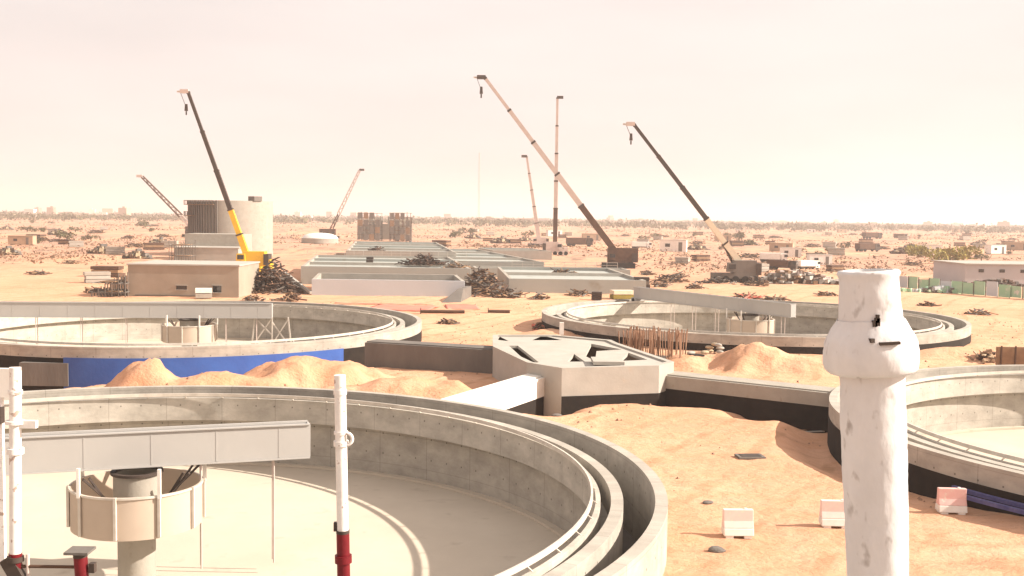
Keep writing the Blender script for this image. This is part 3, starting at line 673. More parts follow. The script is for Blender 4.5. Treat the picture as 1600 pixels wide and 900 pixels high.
crane('small distant lattice crane leaning right, left of the twin frames', (516, 371), (515, 364), (562, 266), None, .3, (brown, pinkgrey), 1.5, style='lattice', jib=False, bodyc=brown, blen=10, name='crawler_crane')
crane('lattice crane leaning left beyond the silo', (300, 372), (298, 353), (222, 276), None, .2, (pinkgrey, brown), 1.6, style='lattice', jib=False, bodyc=brown, blen=9, name='crawler_crane')
g = atY(748, 348, 1300); g.z = 0
t = thing('lattice_mast', 'very faint thin mast standing far off left of the cranes', 'mast', g)
hm = atY(747, 238, 1300).z
for s, u in ((-1, -1), (1, -1), (1, 1), (-1, 1)): MB().beam((s * .8, u * .8, 0), (s * .5, u * .5, hm), .3).build('leg', pinkgrey, t)
m = MB()
for i in range(26): m.beam(((-.8 if i % 2 else .8), -.8, hm * i / 26), ((.8 if i % 2 else -.8), -.8, hm * (i + 1) / 26), .16)
m.build('bracing', pinkgrey, t)
# ------------------------------------------------------------------ silo
Ys = 300; c = atY(362, 400, Ys); R = 63 / F * Ys; zt = atY(362, 314, Ys).z
t = thing('round_silo', 'big round concrete silo, ribbed and shaded on its left side', 'silo', (c.x, c.y, 0))
MB().ring(R - .5, R, 0, zt, 96).build('silo_wall', conc, t, 20)
MB().ring(0.01, R - .52, zt - 3, zt - 2.8, 48).build('roof_slab', conc, t, 20)
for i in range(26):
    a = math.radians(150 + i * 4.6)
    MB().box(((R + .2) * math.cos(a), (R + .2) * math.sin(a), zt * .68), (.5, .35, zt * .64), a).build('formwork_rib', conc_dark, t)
for z, a0, a1 in ((zt - 1.2, 150, 262), (zt * .72, 150, 230)):
    MB().ring(R + .4, R + 1.5, z, z + .15, 40, math.radians(a0), math.radians(a1)).build('work_platform', timber, t)
    m = MB()
    for i in range(14):
        a = math.radians(a0 + (a1 - a0) * i / 13); m.beam(((R + 1.45) * math.cos(a), (R + 1.45) * math.sin(a), z), ((R + 1.45) * math.cos(a), (R + 1.45) * math.sin(a), z + 1.2), .1)
    m.ring(R + 1.4, R + 1.5, z + 1.1, z + 1.2, 40, math.radians(a0), math.radians(a1)); m.build('guard_rail', brown, t)
a = math.radians(-38); MB().box(((R - 1) * math.cos(a), (R - 1) * math.sin(a), zt + .6), (2.6, 2.6, 1.3), a).build('stair_head', conc_dark, t)
# stepped block before it
t = thing('stepped_block', 'low stepped concrete block in front of the round silo', 'building', (0, 0, 0))
Y = 268; xa = atY(283, 400, Y).x; xb = atY(374, 400, Y).x; zt = atY(330, 366, Y).z
MB().box(((xa + xb) / 2, Y + 8, zt / 2), (xb - xa, 10, zt)).build('upper_block', conc, t)
zt2 = atY(330, 388, Y - 8).z; MB().box(((xa + xb) / 2 + 1, Y - 2, zt2 / 2), (xb - xa + 1, 9.9, zt2)).build('lower_block', conc_light, t)
MB().box(((xa + xb) / 2 + 1, Y - 2, zt2 + .1), (xb - xa + 1.4, 10.3, .2)).build('parapet', conc_light, t)
def scaffold(label, px, py, Y, w, d, h, mt=None, nm='scaffold_bay', dens=1.6, lean=0, group=None, rz=0):
    g = atY(px, py, Y); t = thing(nm, label, 'scaffolding', (g.x, g.y, gz(g.x, g.y)), rz, group)
    m = MB(); nx = max(2, int(w / dens)); ny = max(2, int(d / dens)); nz = max(2, int(h / 2))
    for i in range(nx + 1):
        for j in range(ny + 1):
            hh = h * random.uniform(.75, 1.0) * (1 - lean * (1 - i / nx)); m.beam((-w / 2 + w * i / nx, -d / 2 + d * j / ny, 0), (-w / 2 + w * i / nx, -d / 2 + d * j / ny, hh), .12)
    m.build('standards', mt or dsteel, t); m = MB()
    for k in range(nz):
        z = h * (k + .5) / nz * (1 - lean * .5)
        for j in range(ny + 1): m.beam((-w / 2 + w * lean * (k / nz), -d / 2 + d * j / ny, z), (w / 2, -d / 2 + d * j / ny, z), .1)
        for i in range(nx + 1): m.beam((-w / 2 + w * i / nx, -d / 2, z + .1), (-w / 2 + w * i / nx, d / 2, z + .1), .1)
    m.build('ledgers', mt or dsteel, t); m = MB()
    for k in range(1, nz + 1):
        if random.random() < .8: m.box((random.uniform(-.1, .1) * w, 0, h * (k - .45) / nz * (1 - lean * .4)), (w * .75 * (1 - lean * .5), d * .9, .12))
    if m.v: m.build('boards', timber, t)
    return t
scaffold('dark scaffold frame at the left corner of the stepped block', 285, 412, 258, 5, 4, 5.2, conc_dark)
# small building by far left tank
t = thing('pump_house', 'flat roofed concrete building with two black window openings behind the left tank', 'building', (0, 0, 0))
Y = 150; xa = atY(200, 440, Y).x; xb = atY(373, 440, Y).x; zt = atY(280, 415, Y).z; zb = -.3
wins = [(275, 292, 446, 452.5), (332, 346, 446, 457)]
xs = [xa] + [atY(p, 450, Y).x for w in wins for p in w[:2]] + [xb]
m = MB()
def wb(x0, x1, z0, z1): m.box(((x0 + x1) / 2, Y + .15, (z0 + z1) / 2), (x1 - x0, .3, z1 - z0))
for i in (0, 2, 4): wb(xs[i], xs[i + 1], zb, zt)
for i, w in ((1, wins[0]), (3, wins[1])):
    z1, z0 = atY(w[0], w[2], Y).z, atY(w[0], w[3], Y).z; wb(xs[i], xs[i + 1], z1, zt); wb(xs[i], xs[i + 1], zb, z0)
    fr = MB()
    for (cx_, cz_, dx, dz) in (((xs[i] + xs[i + 1]) / 2, z1 + .04, xs[i + 1] - xs[i] + .2, .08), ((xs[i] + xs[i + 1]) / 2, z0 - .04, xs[i + 1] - xs[i] + .2, .08)): fr.box((cx_, Y - .03, cz_), (dx, .12, dz))
    fr.build('window_surround', conc_light, t)
    MB().box(((xs[i] + xs[i + 1]) / 2, Y + .27, (z0 + z1) / 2), (xs[i + 1] - xs[i] - .01, .05, z1 - z0 - .01)).build('window_pane', glass, t)
m.box((xa + .15, Y + 6, (zb + zt) / 2), (.3, 11.4, zt - zb)); m.box((xb - .15, Y + 6, (zb + zt) / 2), (.3, 11.4, zt - zb)); m.box(((xa + xb) / 2, Y + 11.85, (zb + zt) / 2), (xb - xa, .3, zt - zb))
m.build('wall', mat('tan_render', (.34, .285, .225), (.27, .225, .175), scale=.4), t)
MB().box(((xa + xb) / 2, Y + 6, zt + .1), (xb - xa + .3, 12.3, .2)).build('roof_slab', conc_light, t)
MB().box(((xa + xb) / 2 - 2, Y - .05, .25), (xb - xa - 6, .2, .12)).build('ledge', conc_dark, t)
scaffold('dark sloping scaffold against the left side of the flat roofed building', 180, 466, 151, 4.6, 5, 4.0, conc_dark, dens=.9, lean=.8)
# ------------------------------------------------------------------ rectangular basins
def basin(label, pxl, pxr, Y0, Y1, zt, nrow, front, cat='basin', skew=0, name='settling_basin', plug=None):
    t = thing(name, label, cat, (0, 0, 0), group='rectangular concrete basins'); dk = conc_dark if front is paleblue else galv_gre
    xl = atY(pxl, 430, Y0).x; xr = atY(pxr, 430, Y0).x
    X = lambda x, y: x + skew * (y - Y0)
    m = MB(); m.prism([(X(xl, Y0), Y0), (X(xr, Y0), Y0), (X(xr, Y0), Y0 + .5), (X(xl, Y0), Y0 + .5)], -.6, zt); m.build('front_wall', front, t)
    for i in range(1, nrow + 1):
        y = Y0 + (Y1 - Y0) * (i / nrow); m = MB(); m.prism([(X(xl, y), y), (X(xr, y), y), (X(xr, y), y + .5), (X(xl, y), y + .5)], -.6, zt + .02 * (i % 2)); m.build('cross_wall', conc_light if i % 2 else galv_gre, t)
    for x in (xl, xr - .5):
        m = MB(); m.prism([(X(x, Y0), Y0 + .5), (X(x, Y0) + .5, Y0 + .5), (X(x, Y1) + .5, Y1), (X(x, Y1), Y1)], -.6, zt - .03); m.build('side_wall', conc, t)
    m = MB(); zs = zt - (.9 if front is paleblue else .5); m.prism([(X(xl, Y0) + .5, Y0 + .5), (X(xr, Y0) - .5, Y0 + .5), (X(xr, Y1) - .5, Y1), (X(xl, Y1) + .5, Y1)], zs - .4, zs); m.build('deck', dk, t)
    nx = 1
    for i in range(1, nx):
        x = xl + (xr - xl) * i / nx; m = MB(); m.prism([(X(x, Y0), Y0 + .52), (X(x, Y0) + .35, Y0 + .52), (X(x, Y1) + .35, Y1), (X(x, Y1), Y1)], zs, zt - .1); m.build('division_wall', galv_gre, t)
    return t
basin('long low basin with a broad pale front wall, centre left', 487, 726, 158, 174, 2.3, 1, paleblue, skew=-.12)
basin('second grey green basin row behind the pale front wall', 470, 735, 182, 232, 3.0, 3, galv_gre, skew=-.13)
basin('low basin right of centre, behind the brown timber heap', 795, 1010, 168, 206, 2.2, 2, galv_gre, skew=-.06)
basin('far basin row with a pale edge, near the foot of the upright crane', 700, 850, 222, 300, 2.6, 4, galv_gre, skew=-.2)
basin('narrow slab strip behind the right near basin', 742, 985, 212, 219, 1.7, 1, galv_gre, skew=-.1)
basin('short pale slab left of the upright crane foot', 770, 862, 305, 330, 2.2, 2, conc_light, skew=-.2)
basin('farthest basin row in front of the twin frames', 540, 712, 245, 330, 3.6, 4, conc_light, skew=-.12)
for (px_, Yr, z_, L_, l_) in ((480, 232.3, 3.0, 34, 'thin guard railing along the back of the second basin row'), (800, 206.3, 2.2, 20, 'thin guard railing along the back of the right near basin')):
    g = atY(px_, 420, Yr); t = thing('guard_railing', l_, 'railing', (g.x, Yr, z_))
    for i in range(int(L_ / 2) + 1): MB().beam((i * 2, 0, 0), (i * 2, 0, 1.1), .07).build('post', steel, t)
    for zz_ in (.55, 1.08): MB().beam((0, 0, zz_), (L_, 0, zz_), .06).build('rail', steel, t)
# triangular buttress of the first basin
t = thing('wing_wall', 'sloping brown wing wall at the left end of the pale basin', 'wall', (0, 0, 0))
a = atY(440, 430, 166); b = atY(486, 465, 158); c_ = atY(455, 432, 172)
m = MB().add([(b.x, 158, -.3), (a.x, 168, -.3), (b.x, 158, 0.2), (a.x, 168, 2.6), (b.x - .6, 158.5, -.3), (a.x - .6, 168.5, -.3), (b.x - .6, 158.5, .2), (a.x - .6, 168.5, 2.6)],
             [(0, 1, 3, 2), (4, 6, 7, 5), (2, 3, 7, 6), (0, 2, 6, 4), (1, 5, 7, 3), (0, 4, 5, 1)]); m.build('sloping_wall', conc_dark, t)
MB().beam((b.x, 157.9, .3), (a.x, 167.9, 2.7), .35).build('coping', conc_light, t)
t = thing('wing_wall', 'grey wing wall at the right end of the pale basin', 'wall', (0, 0, 0))
b = atY(727, 440, 158); MB().prism([(b.x + .1, 158), (b.x + .9, 158), (b.x - 1.2 + 1, 147), (b.x - 3.2, 147.5)], -.4, 1.6, [(b.x + .1, 158), (b.x + .9, 158), (b.x, 152), (b.x - .8, 152)]).build('sloping_wall', conc_dark, t)
# ------------------------------------------------------------------ heaps
def heap(label, px, py, Y, w, d, h, mats, n, nm='formwork_heap', cat='heap', L=2.5, group=None, box=False, zb=0):
    g = atY(px, py, Y); t = thing(nm, label, cat, (g.x, g.y, gz(g.x, g.y) + zb), 0, group)
    for mt in mats:
        m = MB()
        for i in range(n // len(mats)):
            u, v = random.gauss(0, .38), random.gauss(0, .38); r = math.hypot(u, v)
            if r > 1: u /= r; v /= r; r = 1
            z = random.random() * h * (1 - r) + .12; c = Vector((u * w / 2, v * d / 2, z))
            if box: m.box(c, (random.uniform(.3, 1) * L, random.uniform(.3, 1) * L * .7, random.uniform(.2, .8) * min(1.2, h)), random.uniform(0, 3), rx=random.uniform(-.3, .3))
            else:
                a = random.uniform(0, PI); q = Vector((math.cos(a), math.sin(a), random.uniform(-.35, .5))) * random.uniform(.3, 1) * L / 2
                p1, p2 = c - q, c + q; p1.z = max(p1.z, .05); p2.z = max(p2.z, .05); m.beam(p1, p2, random.uniform(.08, .3), random.uniform(.06, .2))
        m.build('loose_pieces', mt, t)
    return t
heap('dark reddish heap of formwork and bars below the yellow crane', 428, 455, 161, 9.5, 9, 5.2, (dsteel, brown, brown, conc_dark, dsteel), 330)
heap('brown timber heap spilling between the two near basins', 752, 452, 166, 9, 16, 4.2, (timber, brown, conc_dark, dsteel), 420)
heap('low heap of poles in front of the brown timber heap', 790, 464, 158, 7, 5, 1.3, (timber, conc_dark, brown), 90)
heap('dark strip of planks on the right near basin', 880, 422, 190, 7, 3, .8, (dsteel, timber), 50, zb=1.9)
heap('small dark heap at the left end of the farthest basin row', 588, 390, 250, 4, 4, 1.5, (dsteel, brown), 50, zb=3.2)
heap('black pile of steel lying on the basin deck', 666, 420, 196, 9.5, 5, 2.0, (dsteel, brown, dsteel), 190, zb=2.7)
heap('brown bars strewn behind the black pile', 715, 425, 190, 7, 12, 1.5, (timber, conc_dark), 90, zb=2.2)
heap('dark fittings lying at the foot of the right crane', 1120, 446, 200, 8, 3, 1.2, (dsteel, conc_dark), 70, L=1.4)
heap('long row of brown and pale stores right of the right crane', 1240, 438, 206, 22, 7, 2.4, (timber, brown, pinkgrey, conc_light, conc_dark), 330, L=1.8, box=True, nm='stores_heap')
heap('brown rubble at the foot of the tallest crane', 968, 422, 268, 11, 5, 1.6, (brown, timber), 90)
heap('dark material behind the far right tank, right of its bridge', 1440, 500, 128, 8, 3, 1.2, (conc_dark, timber, steel), 60, L=1.4)
heap('low brown debris by the right edge beside the formwork wall', 1540, 570, 92, 3.6, 3.5, 1.1, (timber, cloth, brown), 50, L=1)
heap('small red and brown scraps against the left edge of the far right tank', 842, 505, 112, 2.2, 2, 1.0, (redsheet, brown, timber), 36, L=.9)
def small(label, px, py, size, mt, mt2=None, kind='crate', Y=None, group=None):
    g = at(px, py, 0) if Y is None else atY(px, py, Y)
    z = gz(g.x, g.y)
    if kind == 'cabin':
        t = thing('site_cabin', label, 'cabin', (g.x, g.y, z), random.uniform(-.2, .2), group or 'site cabins'); w, d, h = size
        MB().box((0, 0, h / 2 + .15), (w, d, h)).build('cabin_body', mt, t); MB().box((0, 0, h + .2), (w + .2, d + .2, .1)).build('roof', mt2 or conc_light, t)
        MB().box((w * .28, -d / 2 - .02, h * .42 + .15), (.9, .05, h * .8)).build('door', conc_dark, t); MB().box((-w * .2, -d / 2 - .02, h * .6), (1.2, .05, .8)).build('window', glass, t)
        for x in (-w * .4, w * .4): MB().box((x, 0, .07), (.3, d * .9, .16)).build('skid', dsteel, t)
    elif kind == 'crate':
        t = thing('material_stack', label, 'stack', (g.x, g.y, z), random.uniform(-.3, .3), group or 'stacks of building material'); w, d, h = size; k = max(2, int(h / .5))
        for i in range(k): MB().box((random.uniform(-.05, .05), 0, h * (i + .5) / k + .08), (w * random.uniform(.9, 1), d, h / k * .86)).build('layer', mt if i % 2 else (mt2 or mt), t)
        for x in (-w * .3, w * .3): MB().box((x, 0, .05), (.15, d, .1)).build('bearer', timber, t)
    elif kind == 'truck':
        t = thing('lorry', label, 'lorry', (g.x, g.y, z), random.uniform(-.5, .5) + (PI if random.random() < .5 else 0), group or 'lorries and vans on the site'); w, d, h = size
        MB().box((-w * .12, 0, h * .58), (w * .72, d, h * .55)).build('load_body', mt, t); o = MB().box((w * .38, 0, h * .5), (w * .22, d * .95, h * .68), 0, .88).build('cab', mt2 or white, t)
        MB().box((w * .44, 0, h * .63), (w * .12, d * .96, h * .22)).build('windscreen', glass, o); MB().box((0, 0, h * .24), (w * .95, d * .8, h * .1)).build('chassis', dsteel, t)
        for x in (-w * .38, -w * .22, w * .36):
            for s in (-1, 1): MB().tube((x, s * d * .42 - .12, h * .17), (x, s * d * .42 + .12, h * .17), h * .17, n=12).build('wheel', tyre, t, 40)
    return t
small('dark lifting frame with a box top behind the far right tank', 1002, 457, (2.6, 2, 2.4), dsteel, conc_dark)
small('cream stack just left of the dark frame behind the far right tank', 972, 466, (3.4, 2, 1.3), cream, leafy)
small('black box left of the cream stack behind the far right tank', 932, 468, (1.6, 1.4, 1.2), dsteel, dsteel)
small('black box alone on the pale sand right of the timber heap', 808, 443, (1.9, 1.8, 1.6), dsteel, brown, Y=186)
small('small dark box on the second basin row', 578, 418, (1.3, 1.3, 1.1), dsteel, Y=205).location.z += 2.7
small('white sacks heaped before the right window of the flat roofed building', 318, 463, (2.2, 1.4, 1.4), white, conc, Y=148)
small('low dark stack on the roof edge by the yellow crane', 373, 432, (1.1, 1.1, 1.3), dsteel, paleblue, Y=160).location.z = 3.0
for l, px, py, w, d, rz in (('faded red sheet on the sand in front of the pale basin', 628, 482, 8.0, 8.0, -.15), ('second faded red sheet, right of the first before the pale basin', 722, 480, 4.2, 7.5, .1), ('long thin red sheet along the foot of the pale basin', 600, 476, 13, .8, -.02)):
    g = at(px, py, 0); n = 14; m = MB(); vs = []
    for i in range(n + 1):
        for j in range(6): x = (i / n - .5) * w; y = (j / 5 - .5) * d; vs.append((x, y, .10 + .10 * noise.noise(Vector((x * .9 + px, y * 1.1, 0)))))
    fs = [(i * 6 + j, (i + 1) * 6 + j, (i + 1) * 6 + j + 1, i * 6 + j + 1) for i in range(n) for j in range(5)]
    o = m.add(vs, fs).build('plastic_sheet', redsheet, None, 60, (g.x, g.y, gz(g.x, g.y)), rz); tag(o, l, 'sheet', 'red plastic sheets'); o.modifiers.new('s', 'SOLIDIFY').thickness = .04
for l, px, py, L in (('dark pipe lying on the sand in front of the red sheets', 692, 491, 5.2), ('short brown pipe on the sand right of the dark one', 780, 489, 2.6)):
    g = at(px, py, 0); t = thing('steel_pipe', l, 'pipe', (g.x, g.y, gz(g.x, g.y) + .2), .03, 'pipes lying on the sand')
    MB().tube((-L / 2, 0, 0), (L / 2, 0, 0), .2, n=12).build('barrel', brown, t, 40); MB().tube((-L / 2 - .1, 0, 0), (-L / 2, 0, 0), .42, n=12).build('flange', dsteel, t, 40)
# loose material along the works, each pile placed on open sand
PL = [(842, 468, 3.0, 1.0, 'low brown pile left of the far right tank'), (905, 462, 4.0, .9, 'flat pile of sticks behind the far right tank rim'), (1030, 448, 4.5, .8, 'dark flat pile behind the bridge of the far right tank'),
      (1085, 452, 4.0, .7, 'second dark flat pile, right of the first behind that bridge'), (1170, 466, 6.5, .7, 'reddish strip of rods on the sand behind the far right tank'), (1210, 470, 4.0, .5, 'thin line of rods near the thick pole on pale sand'),
      (1290, 462, 3.5, .6, 'small pile of sticks left of the thick pole top'), (940, 436, 5.0, .8, 'sparse brown pile in front of the tallest crane'), (1010, 428, 4.0, 1.0, 'brown pile right of the tallest crane machine'), (1060, 432, 4.5, .8, 'low litter between the tallest and right cranes'),
      (452, 470, 4.5, 1.0, 'scattered sticks in front of the reddish heap'), (395, 470, 3.0, .8, 'small scraps at the right corner of the flat roofed building'), (150, 458, 4.0, .8, 'low litter left of the flat roofed building'), (60, 430, 5.0, .6, 'thin litter on open sand at far left'),
      (110, 412, 5.0, .7, 'thin brown litter on the sand left of the stepped block'), (700, 505, 2.4, .4, 'few sticks on the sand between the two far tanks'), (1450, 478, 3.0, .5, 'small scraps below the green fence, left part'), (1530, 492, 3.5, .5, 'small scraps below the green fence, right part'),
      (1395, 560, 2.2, .4, 'few scraps beside the collar of the thick pole')]
for px_, py_, w_, h_, l_ in PL:
    g = at(px_, py_, 0); heap(l_, px_, py_, g.y, w_, w_ * .6, h_, (brown, timber, conc_dark) if px_ != 1170 else (redsheet, brown, brown), 36 if w_ > 1.5 else 14, L=min(2.2, w_ * .5), nm='litter_pile', cat='litter', group='litter piles on the sand')
# domed tank
g = atY(500, 386, 440); t = thing('domed_tank', 'small pale domed round tank between the silo and the twin frames', 'tank', (g.x, g.y, 0))
MB().ring(6, 7.4, 0, 2.0, 40).build('tank_wall', conc, t, 20); MB().lathe([(7.3, 2.0), (6.4, 3.0), (4.5, 3.7), (2, 4.0), (.2, 4.1)], 40).build('dome', white, t, 60)
# twin frames
scaffold('left one of the twin scaffold towers on the skyline', 578, 376, 520, 11, 8, 14, conc_dark, 'scaffold_tower', 1.8, group='twin scaffold towers')
scaffold('right one of the twin scaffold towers on the skyline', 626, 374, 520, 10, 8, 14.5, brown, 'scaffold_tower', 1.7, group='twin scaffold towers')
t = thing('block_wall', 'pale wall between and under the twin scaffold towers', 'wall', (0, 0, 0)); g = atY(600, 376, 528)
MB().box((g.x, 532, 3.5), (26, 6, 7.5)).build('wall_panel', conc, t)
for i in range(4): MB().box((g.x - 6 + i * 4, 532, 9), (.8, 5, 4)).build('column', conc, t)
for t_, w_ in ((bpy.data.objects['scaffold_tower'], 11), (bpy.data.objects['scaffold_tower.001'], 10)):
    for i in range(4):
        for k_ in range(4):
            if (i * 3 + k_ * 2) % 5: MB().box((-w_ / 2 + w_ * (i + .5) / 4, -4.1, 1.8 + 3.4 * k_), (w_ / 4 - .5, .15, 2.9)).build('formwork_panel', conc_dark if (i + k_) % 2 else timber, t_)
# ------------------------------------------------------------------ green fence, grey hall
pl = at(1403, 450, 0); pr = at(1660, 472, 0)
t = thing('mesh_fence', 'long pale green mesh fence crossing the sand right of the thick pole', 'fence', (0, 0, 0))
d = pr - pl; L = d.length; rz = math.atan2(d.y, d.x); n = 14
for i in range(n):
    c = pl + d * (i + .5) / n; h = random.uniform(1.7, 2.4)
    MB().box((c.x, c.y + random.uniform(-.3, .3), gz(c.x, c.y) + h / 2 + .1), (L / n - .15, .06, h), rz + random.uniform(-.08, .08)).build('mesh_panel', green if i % 4 else paleblue, t)
for i in range(n + 1):
    c = pl + d * i / n; zz = gz(c.x, c.y); MB().beam((c.x, c.y, zz - .1), (c.x, c.y, zz + 2.2), .12).build('post', conc_dark, t)
heap('mixed dark and pale stores standing along the green fence', 1480, 458, 183, 22, 2.5, 1.0, (green, conc_dark, paleblue), 80, L=1.1, box=True, nm='stores_heap')
t = thing('long_hall', 'long low grey hall with a pale roof edge at the right edge', 'building', (0, 0, 0)); Y = 208
xa = atY(1508, 440, Y).x; xb = xa + 40; zt = atY(1550, 414, Y).z
MB().box(((xa + xb) / 2, Y + 8, zt / 2 - .2), (xb - xa, 15.9, zt + .4)).build('wall', mat('hall_cladding', (.48, .465, .47), (.41, .395, .40), scale=.2), t)
MB().box(((xa + xb) / 2, Y + 8, zt + .12), (xb - xa + .6, 16.6, .22)).build('roof', conc_light, t)
for i in range(6): MB().box((xa + 3 + i * 4, Y - .02, zt * .7), (1.0, .06, .6)).build('window', glass, t)
heap('dark clutter along the foot of the grey hall', 1560, 446, 203, 17, 3, 1.4, (dsteel, brown, conc_dark), 90, L=1.4, box=True)
# ------------------------------------------------------------------ scattered site and desert objects
def bush_mesh(name, r, h, mt, n=260, seed=0):
    rnd = random.Random(seed); vs = []; fs = []; cl = [(rnd.uniform(-.6, .6) * r, rnd.uniform(-.6, .6) * r, rnd.uniform(.3, .8) * h, rnd.uniform(.3, .55) * r) for _ in range(6)]
    for i in range(n):
        c = cl[i % 6]; d = Vector((rnd.gauss(0, 1), rnd.gauss(0, 1), rnd.gauss(0, .8))).normalized() * c[3] * rnd.random() ** .4
        p = Vector(c[:3]) + d; p.z = max(p.z, .05); s = r * .14 * rnd.uniform(.6, 1.5); o = len(vs)
        for _ in range(3): vs.append(p + Vector((rnd.uniform(-1, 1), rnd.uniform(-1, 1), rnd.uniform(-1, 1))) * s)
        fs.append((o, o + 1, o + 2))
    return MB().add(vs, fs).mesh(name, mt)
BM = [bush_mesh('crown', 2.6, 2.4, leaf, seed=i) for i in range(3)] + [bush_mesh('crown', 3.4, 3.4, leafy, seed=9)]
TM = MB().tube((0, 0, -.1), (.1, 0, 1.5), .18, .08, 6).mesh('trunk', bark)
items = []   # (kind, px, object)
def bush(px, py, s, yel=False):
    g = at(px, py, 0); t = thing('desert_shrub', '', 'shrub', (g.x, g.y, gz(g.x, g.y)), random.uniform(0, 6))
    for nm, me in (('crown', BM[3] if yel else random.choice(BM[:3])), ('trunk', TM)): o = bpy.data.objects.new(nm, me); C.objects.link(o); o.parent = t
    t.scale = (s, s, s * random.uniform(.7, 1.1)); items.append(('yellow green bush' if yel else 'dusty dark shrub', px, g.y, t, 'shrubs on the desert')); return t
for px, py, s in ((1480, 408, 1.5), (1498, 409, 1.6), (1515, 406, 1.4), (1466, 411, 1.2), (1440, 404, 1.3), (1425, 400, 1.2)): bush(px, py, s, True)
rnd = random.Random(11)
for i in range(52):
    px = rnd.choice((rnd.uniform(10, 260), rnd.uniform(640, 1590), rnd.uniform(1000, 1590))); py = YH + (px - 800) * .0137 + rnd.uniform(18, 66)
    if 440 < px < 940 and py > 380: py = rnd.uniform(362, 376)
    if px < 280 and rnd.random() < .4: continue
    bush(px, py, rnd.uniform(.7, 1.25) * (1 if py > 380 else 1.5))
PROTO = {}
def scatter(kind, px, py):
    g = at(px, py, 0); s = rnd.uniform(.8, 1.2); rz = rnd.uniform(-.5, .5); z = gz(g.x, g.y)
    if kind not in PROTO:
        r0 = {'white cabin': lambda: small('x', px, py, (6.5, 2.8, 2.8), white, conc_light, 'cabin'),
              'tan cabin': lambda: small('x', px, py, (8, 3, 2.8), mat('tan_cladding', (.45, .32, .22)), cloth, 'cabin'),
              'white lorry': lambda: small('x', px, py, (7.5, 2.5, 3.1), white, white, 'truck'),
              'dark lorry': lambda: small('x', px, py, (8.5, 2.6, 3.2), brown, dsteel, 'truck'),
              'timber stack': lambda: small('x', px, py, (4.5, 2.4, 1.6), timber, brown),
              'pale block stack': lambda: small('x', px, py, (4.2, 2.2, 1.8), conc_light, conc),
              'brown spoil pile': lambda: heap('x', px, py, g.y, 8, 5, 2.0, (brown, cloth, conc_dark), 70, L=1.6, box=True, nm='rubble_pile', cat='rubble'),
              'dark bar pile': lambda: heap('x', px, py, g.y, 9, 5, 1.4, (dsteel, timber), 60, nm='bar_pile', cat='bars')}[kind]()
        PROTO[kind] = r0; o = r0
    else: o = dup(PROTO[kind], (g.x, g.y, z), rz)
    sc_ = 1.0 if py > 400 else 1.25
    o.location = (g.x, g.y, z); o.rotation_euler.z = rz; o.scale = (sc_ * s,) * 3
    items.append((kind, px, g.y, o, {'c': 'site cabins', 'l': 'lorries on the site', 's': 'stacks of building material', 'p': 'piles on the desert'}['c' if 'cabin' in kind else 'l' if 'lorry' in kind else 's' if 'stack' in kind else 'p']))
kinds = ['white cabin', 'tan cabin', 'white lorry', 'dark lorry', 'timber stack', 'pale block stack', 'brown spoil pile', 'dark bar pile']
fixed = [('tan cabin', 35, 384), ('dark bar pile', 88, 379), ('brown spoil pile', 160, 396), ('timber stack', 57, 376), ('dark bar pile', 150, 367), ('brown spoil pile', 12, 398), ('brown spoil pile', 250, 387),
         ('pale block stack', 152, 442), ('timber stack', 168, 432), ('brown spoil pile', 215, 404), ('dark bar pile', 240, 355), ('timber stack', 600, 400), ('dark bar pile', 835, 386), ('dark lorry', 905, 381), ('white lorry', 1002, 386),
         ('white cabin', 1052, 393), ('timber stack', 1095, 408), ('dark bar pile', 1045, 441), ('pale block stack', 1066, 410), ('white cabin', 1235, 402), ('white lorry', 1208, 410), ('dark lorry', 1222, 421), ('white cabin', 1280, 413),
         ('white lorry', 1262, 420), ('pale block stack', 1186, 424), ('dark bar pile', 1180, 446), ('timber stack', 1305, 424), ('dark lorry', 1355, 392), ('brown spoil pile', 1412, 396), ('dark bar pile', 1425, 413),
         ('white cabin', 1555, 397), ('white cabin', 1575, 362.5), ('white cabin', 1530, 362), ('tan cabin', 1590, 392), ('brown spoil pile', 640, 388), ('timber stack', 690, 385), ('dark bar pile', 960, 400)]
for k, x, y in fixed: scatter(k, x, y)
for i in range(62):
    x = rnd.uniform(660, 1590); y = YH + (x - 800) * .0137 + rnd.choice((rnd.uniform(14, 40), rnd.uniform(26, 62)))
    if x < 950 and y > 384: y -= 24
    if 1560 < x: y = min(y, 400)
    scatter(rnd.choice(kinds[:2] + kinds[3:] + kinds[4:] + kinds[4:]), x, y)
for i in range(16): scatter(rnd.choice(kinds[4:]), rnd.uniform(5, 280), rnd.uniform(351, 398))
# labels for the scattered things, each by what it stands near and its order from the left
ZONES = [(0, 120, 'by the left edge'), (120, 262, 'left of the round silo'), (262, 560, 'behind the silo'), (560, 700, 'by the twin frames'), (700, 862, 'left of the upright boom'), (862, 1010, 'behind the tallest crane'),
         (1010, 1160, 'beside the right crane'), (1160, 1300, 'between right crane and thick pole'), (1300, 1440, 'behind the thick pole'), (1440, 1700, 'right of the thick pole')]
ORD = ['first', 'second', 'third', 'fourth', 'fifth', 'sixth', 'seventh', 'eighth', 'ninth', 'tenth', 'eleventh', 'twelfth']
bk = {}
for it in items:
    z = next(q for q in ZONES if q[0] <= it[1] < q[1]); band = 'near' if it[2] < 330 else 'mid-distance' if it[2] < 620 else 'far'
    bk.setdefault((it[0], z[2], band), []).append(it)
for (k, z, band), L_ in bk.items():
    L_.sort(key=lambda q: q[1])
    for i, q in enumerate(L_):
        q[3]['group'] = q[4]
        q[3]['label'] = ('%s %s on the sand %s' % (band, k, z)) if len(L_) == 1 else ('%s %s %s, %s from the left' % (band, k, z, ORD[i] if i < 12 else 'last'))
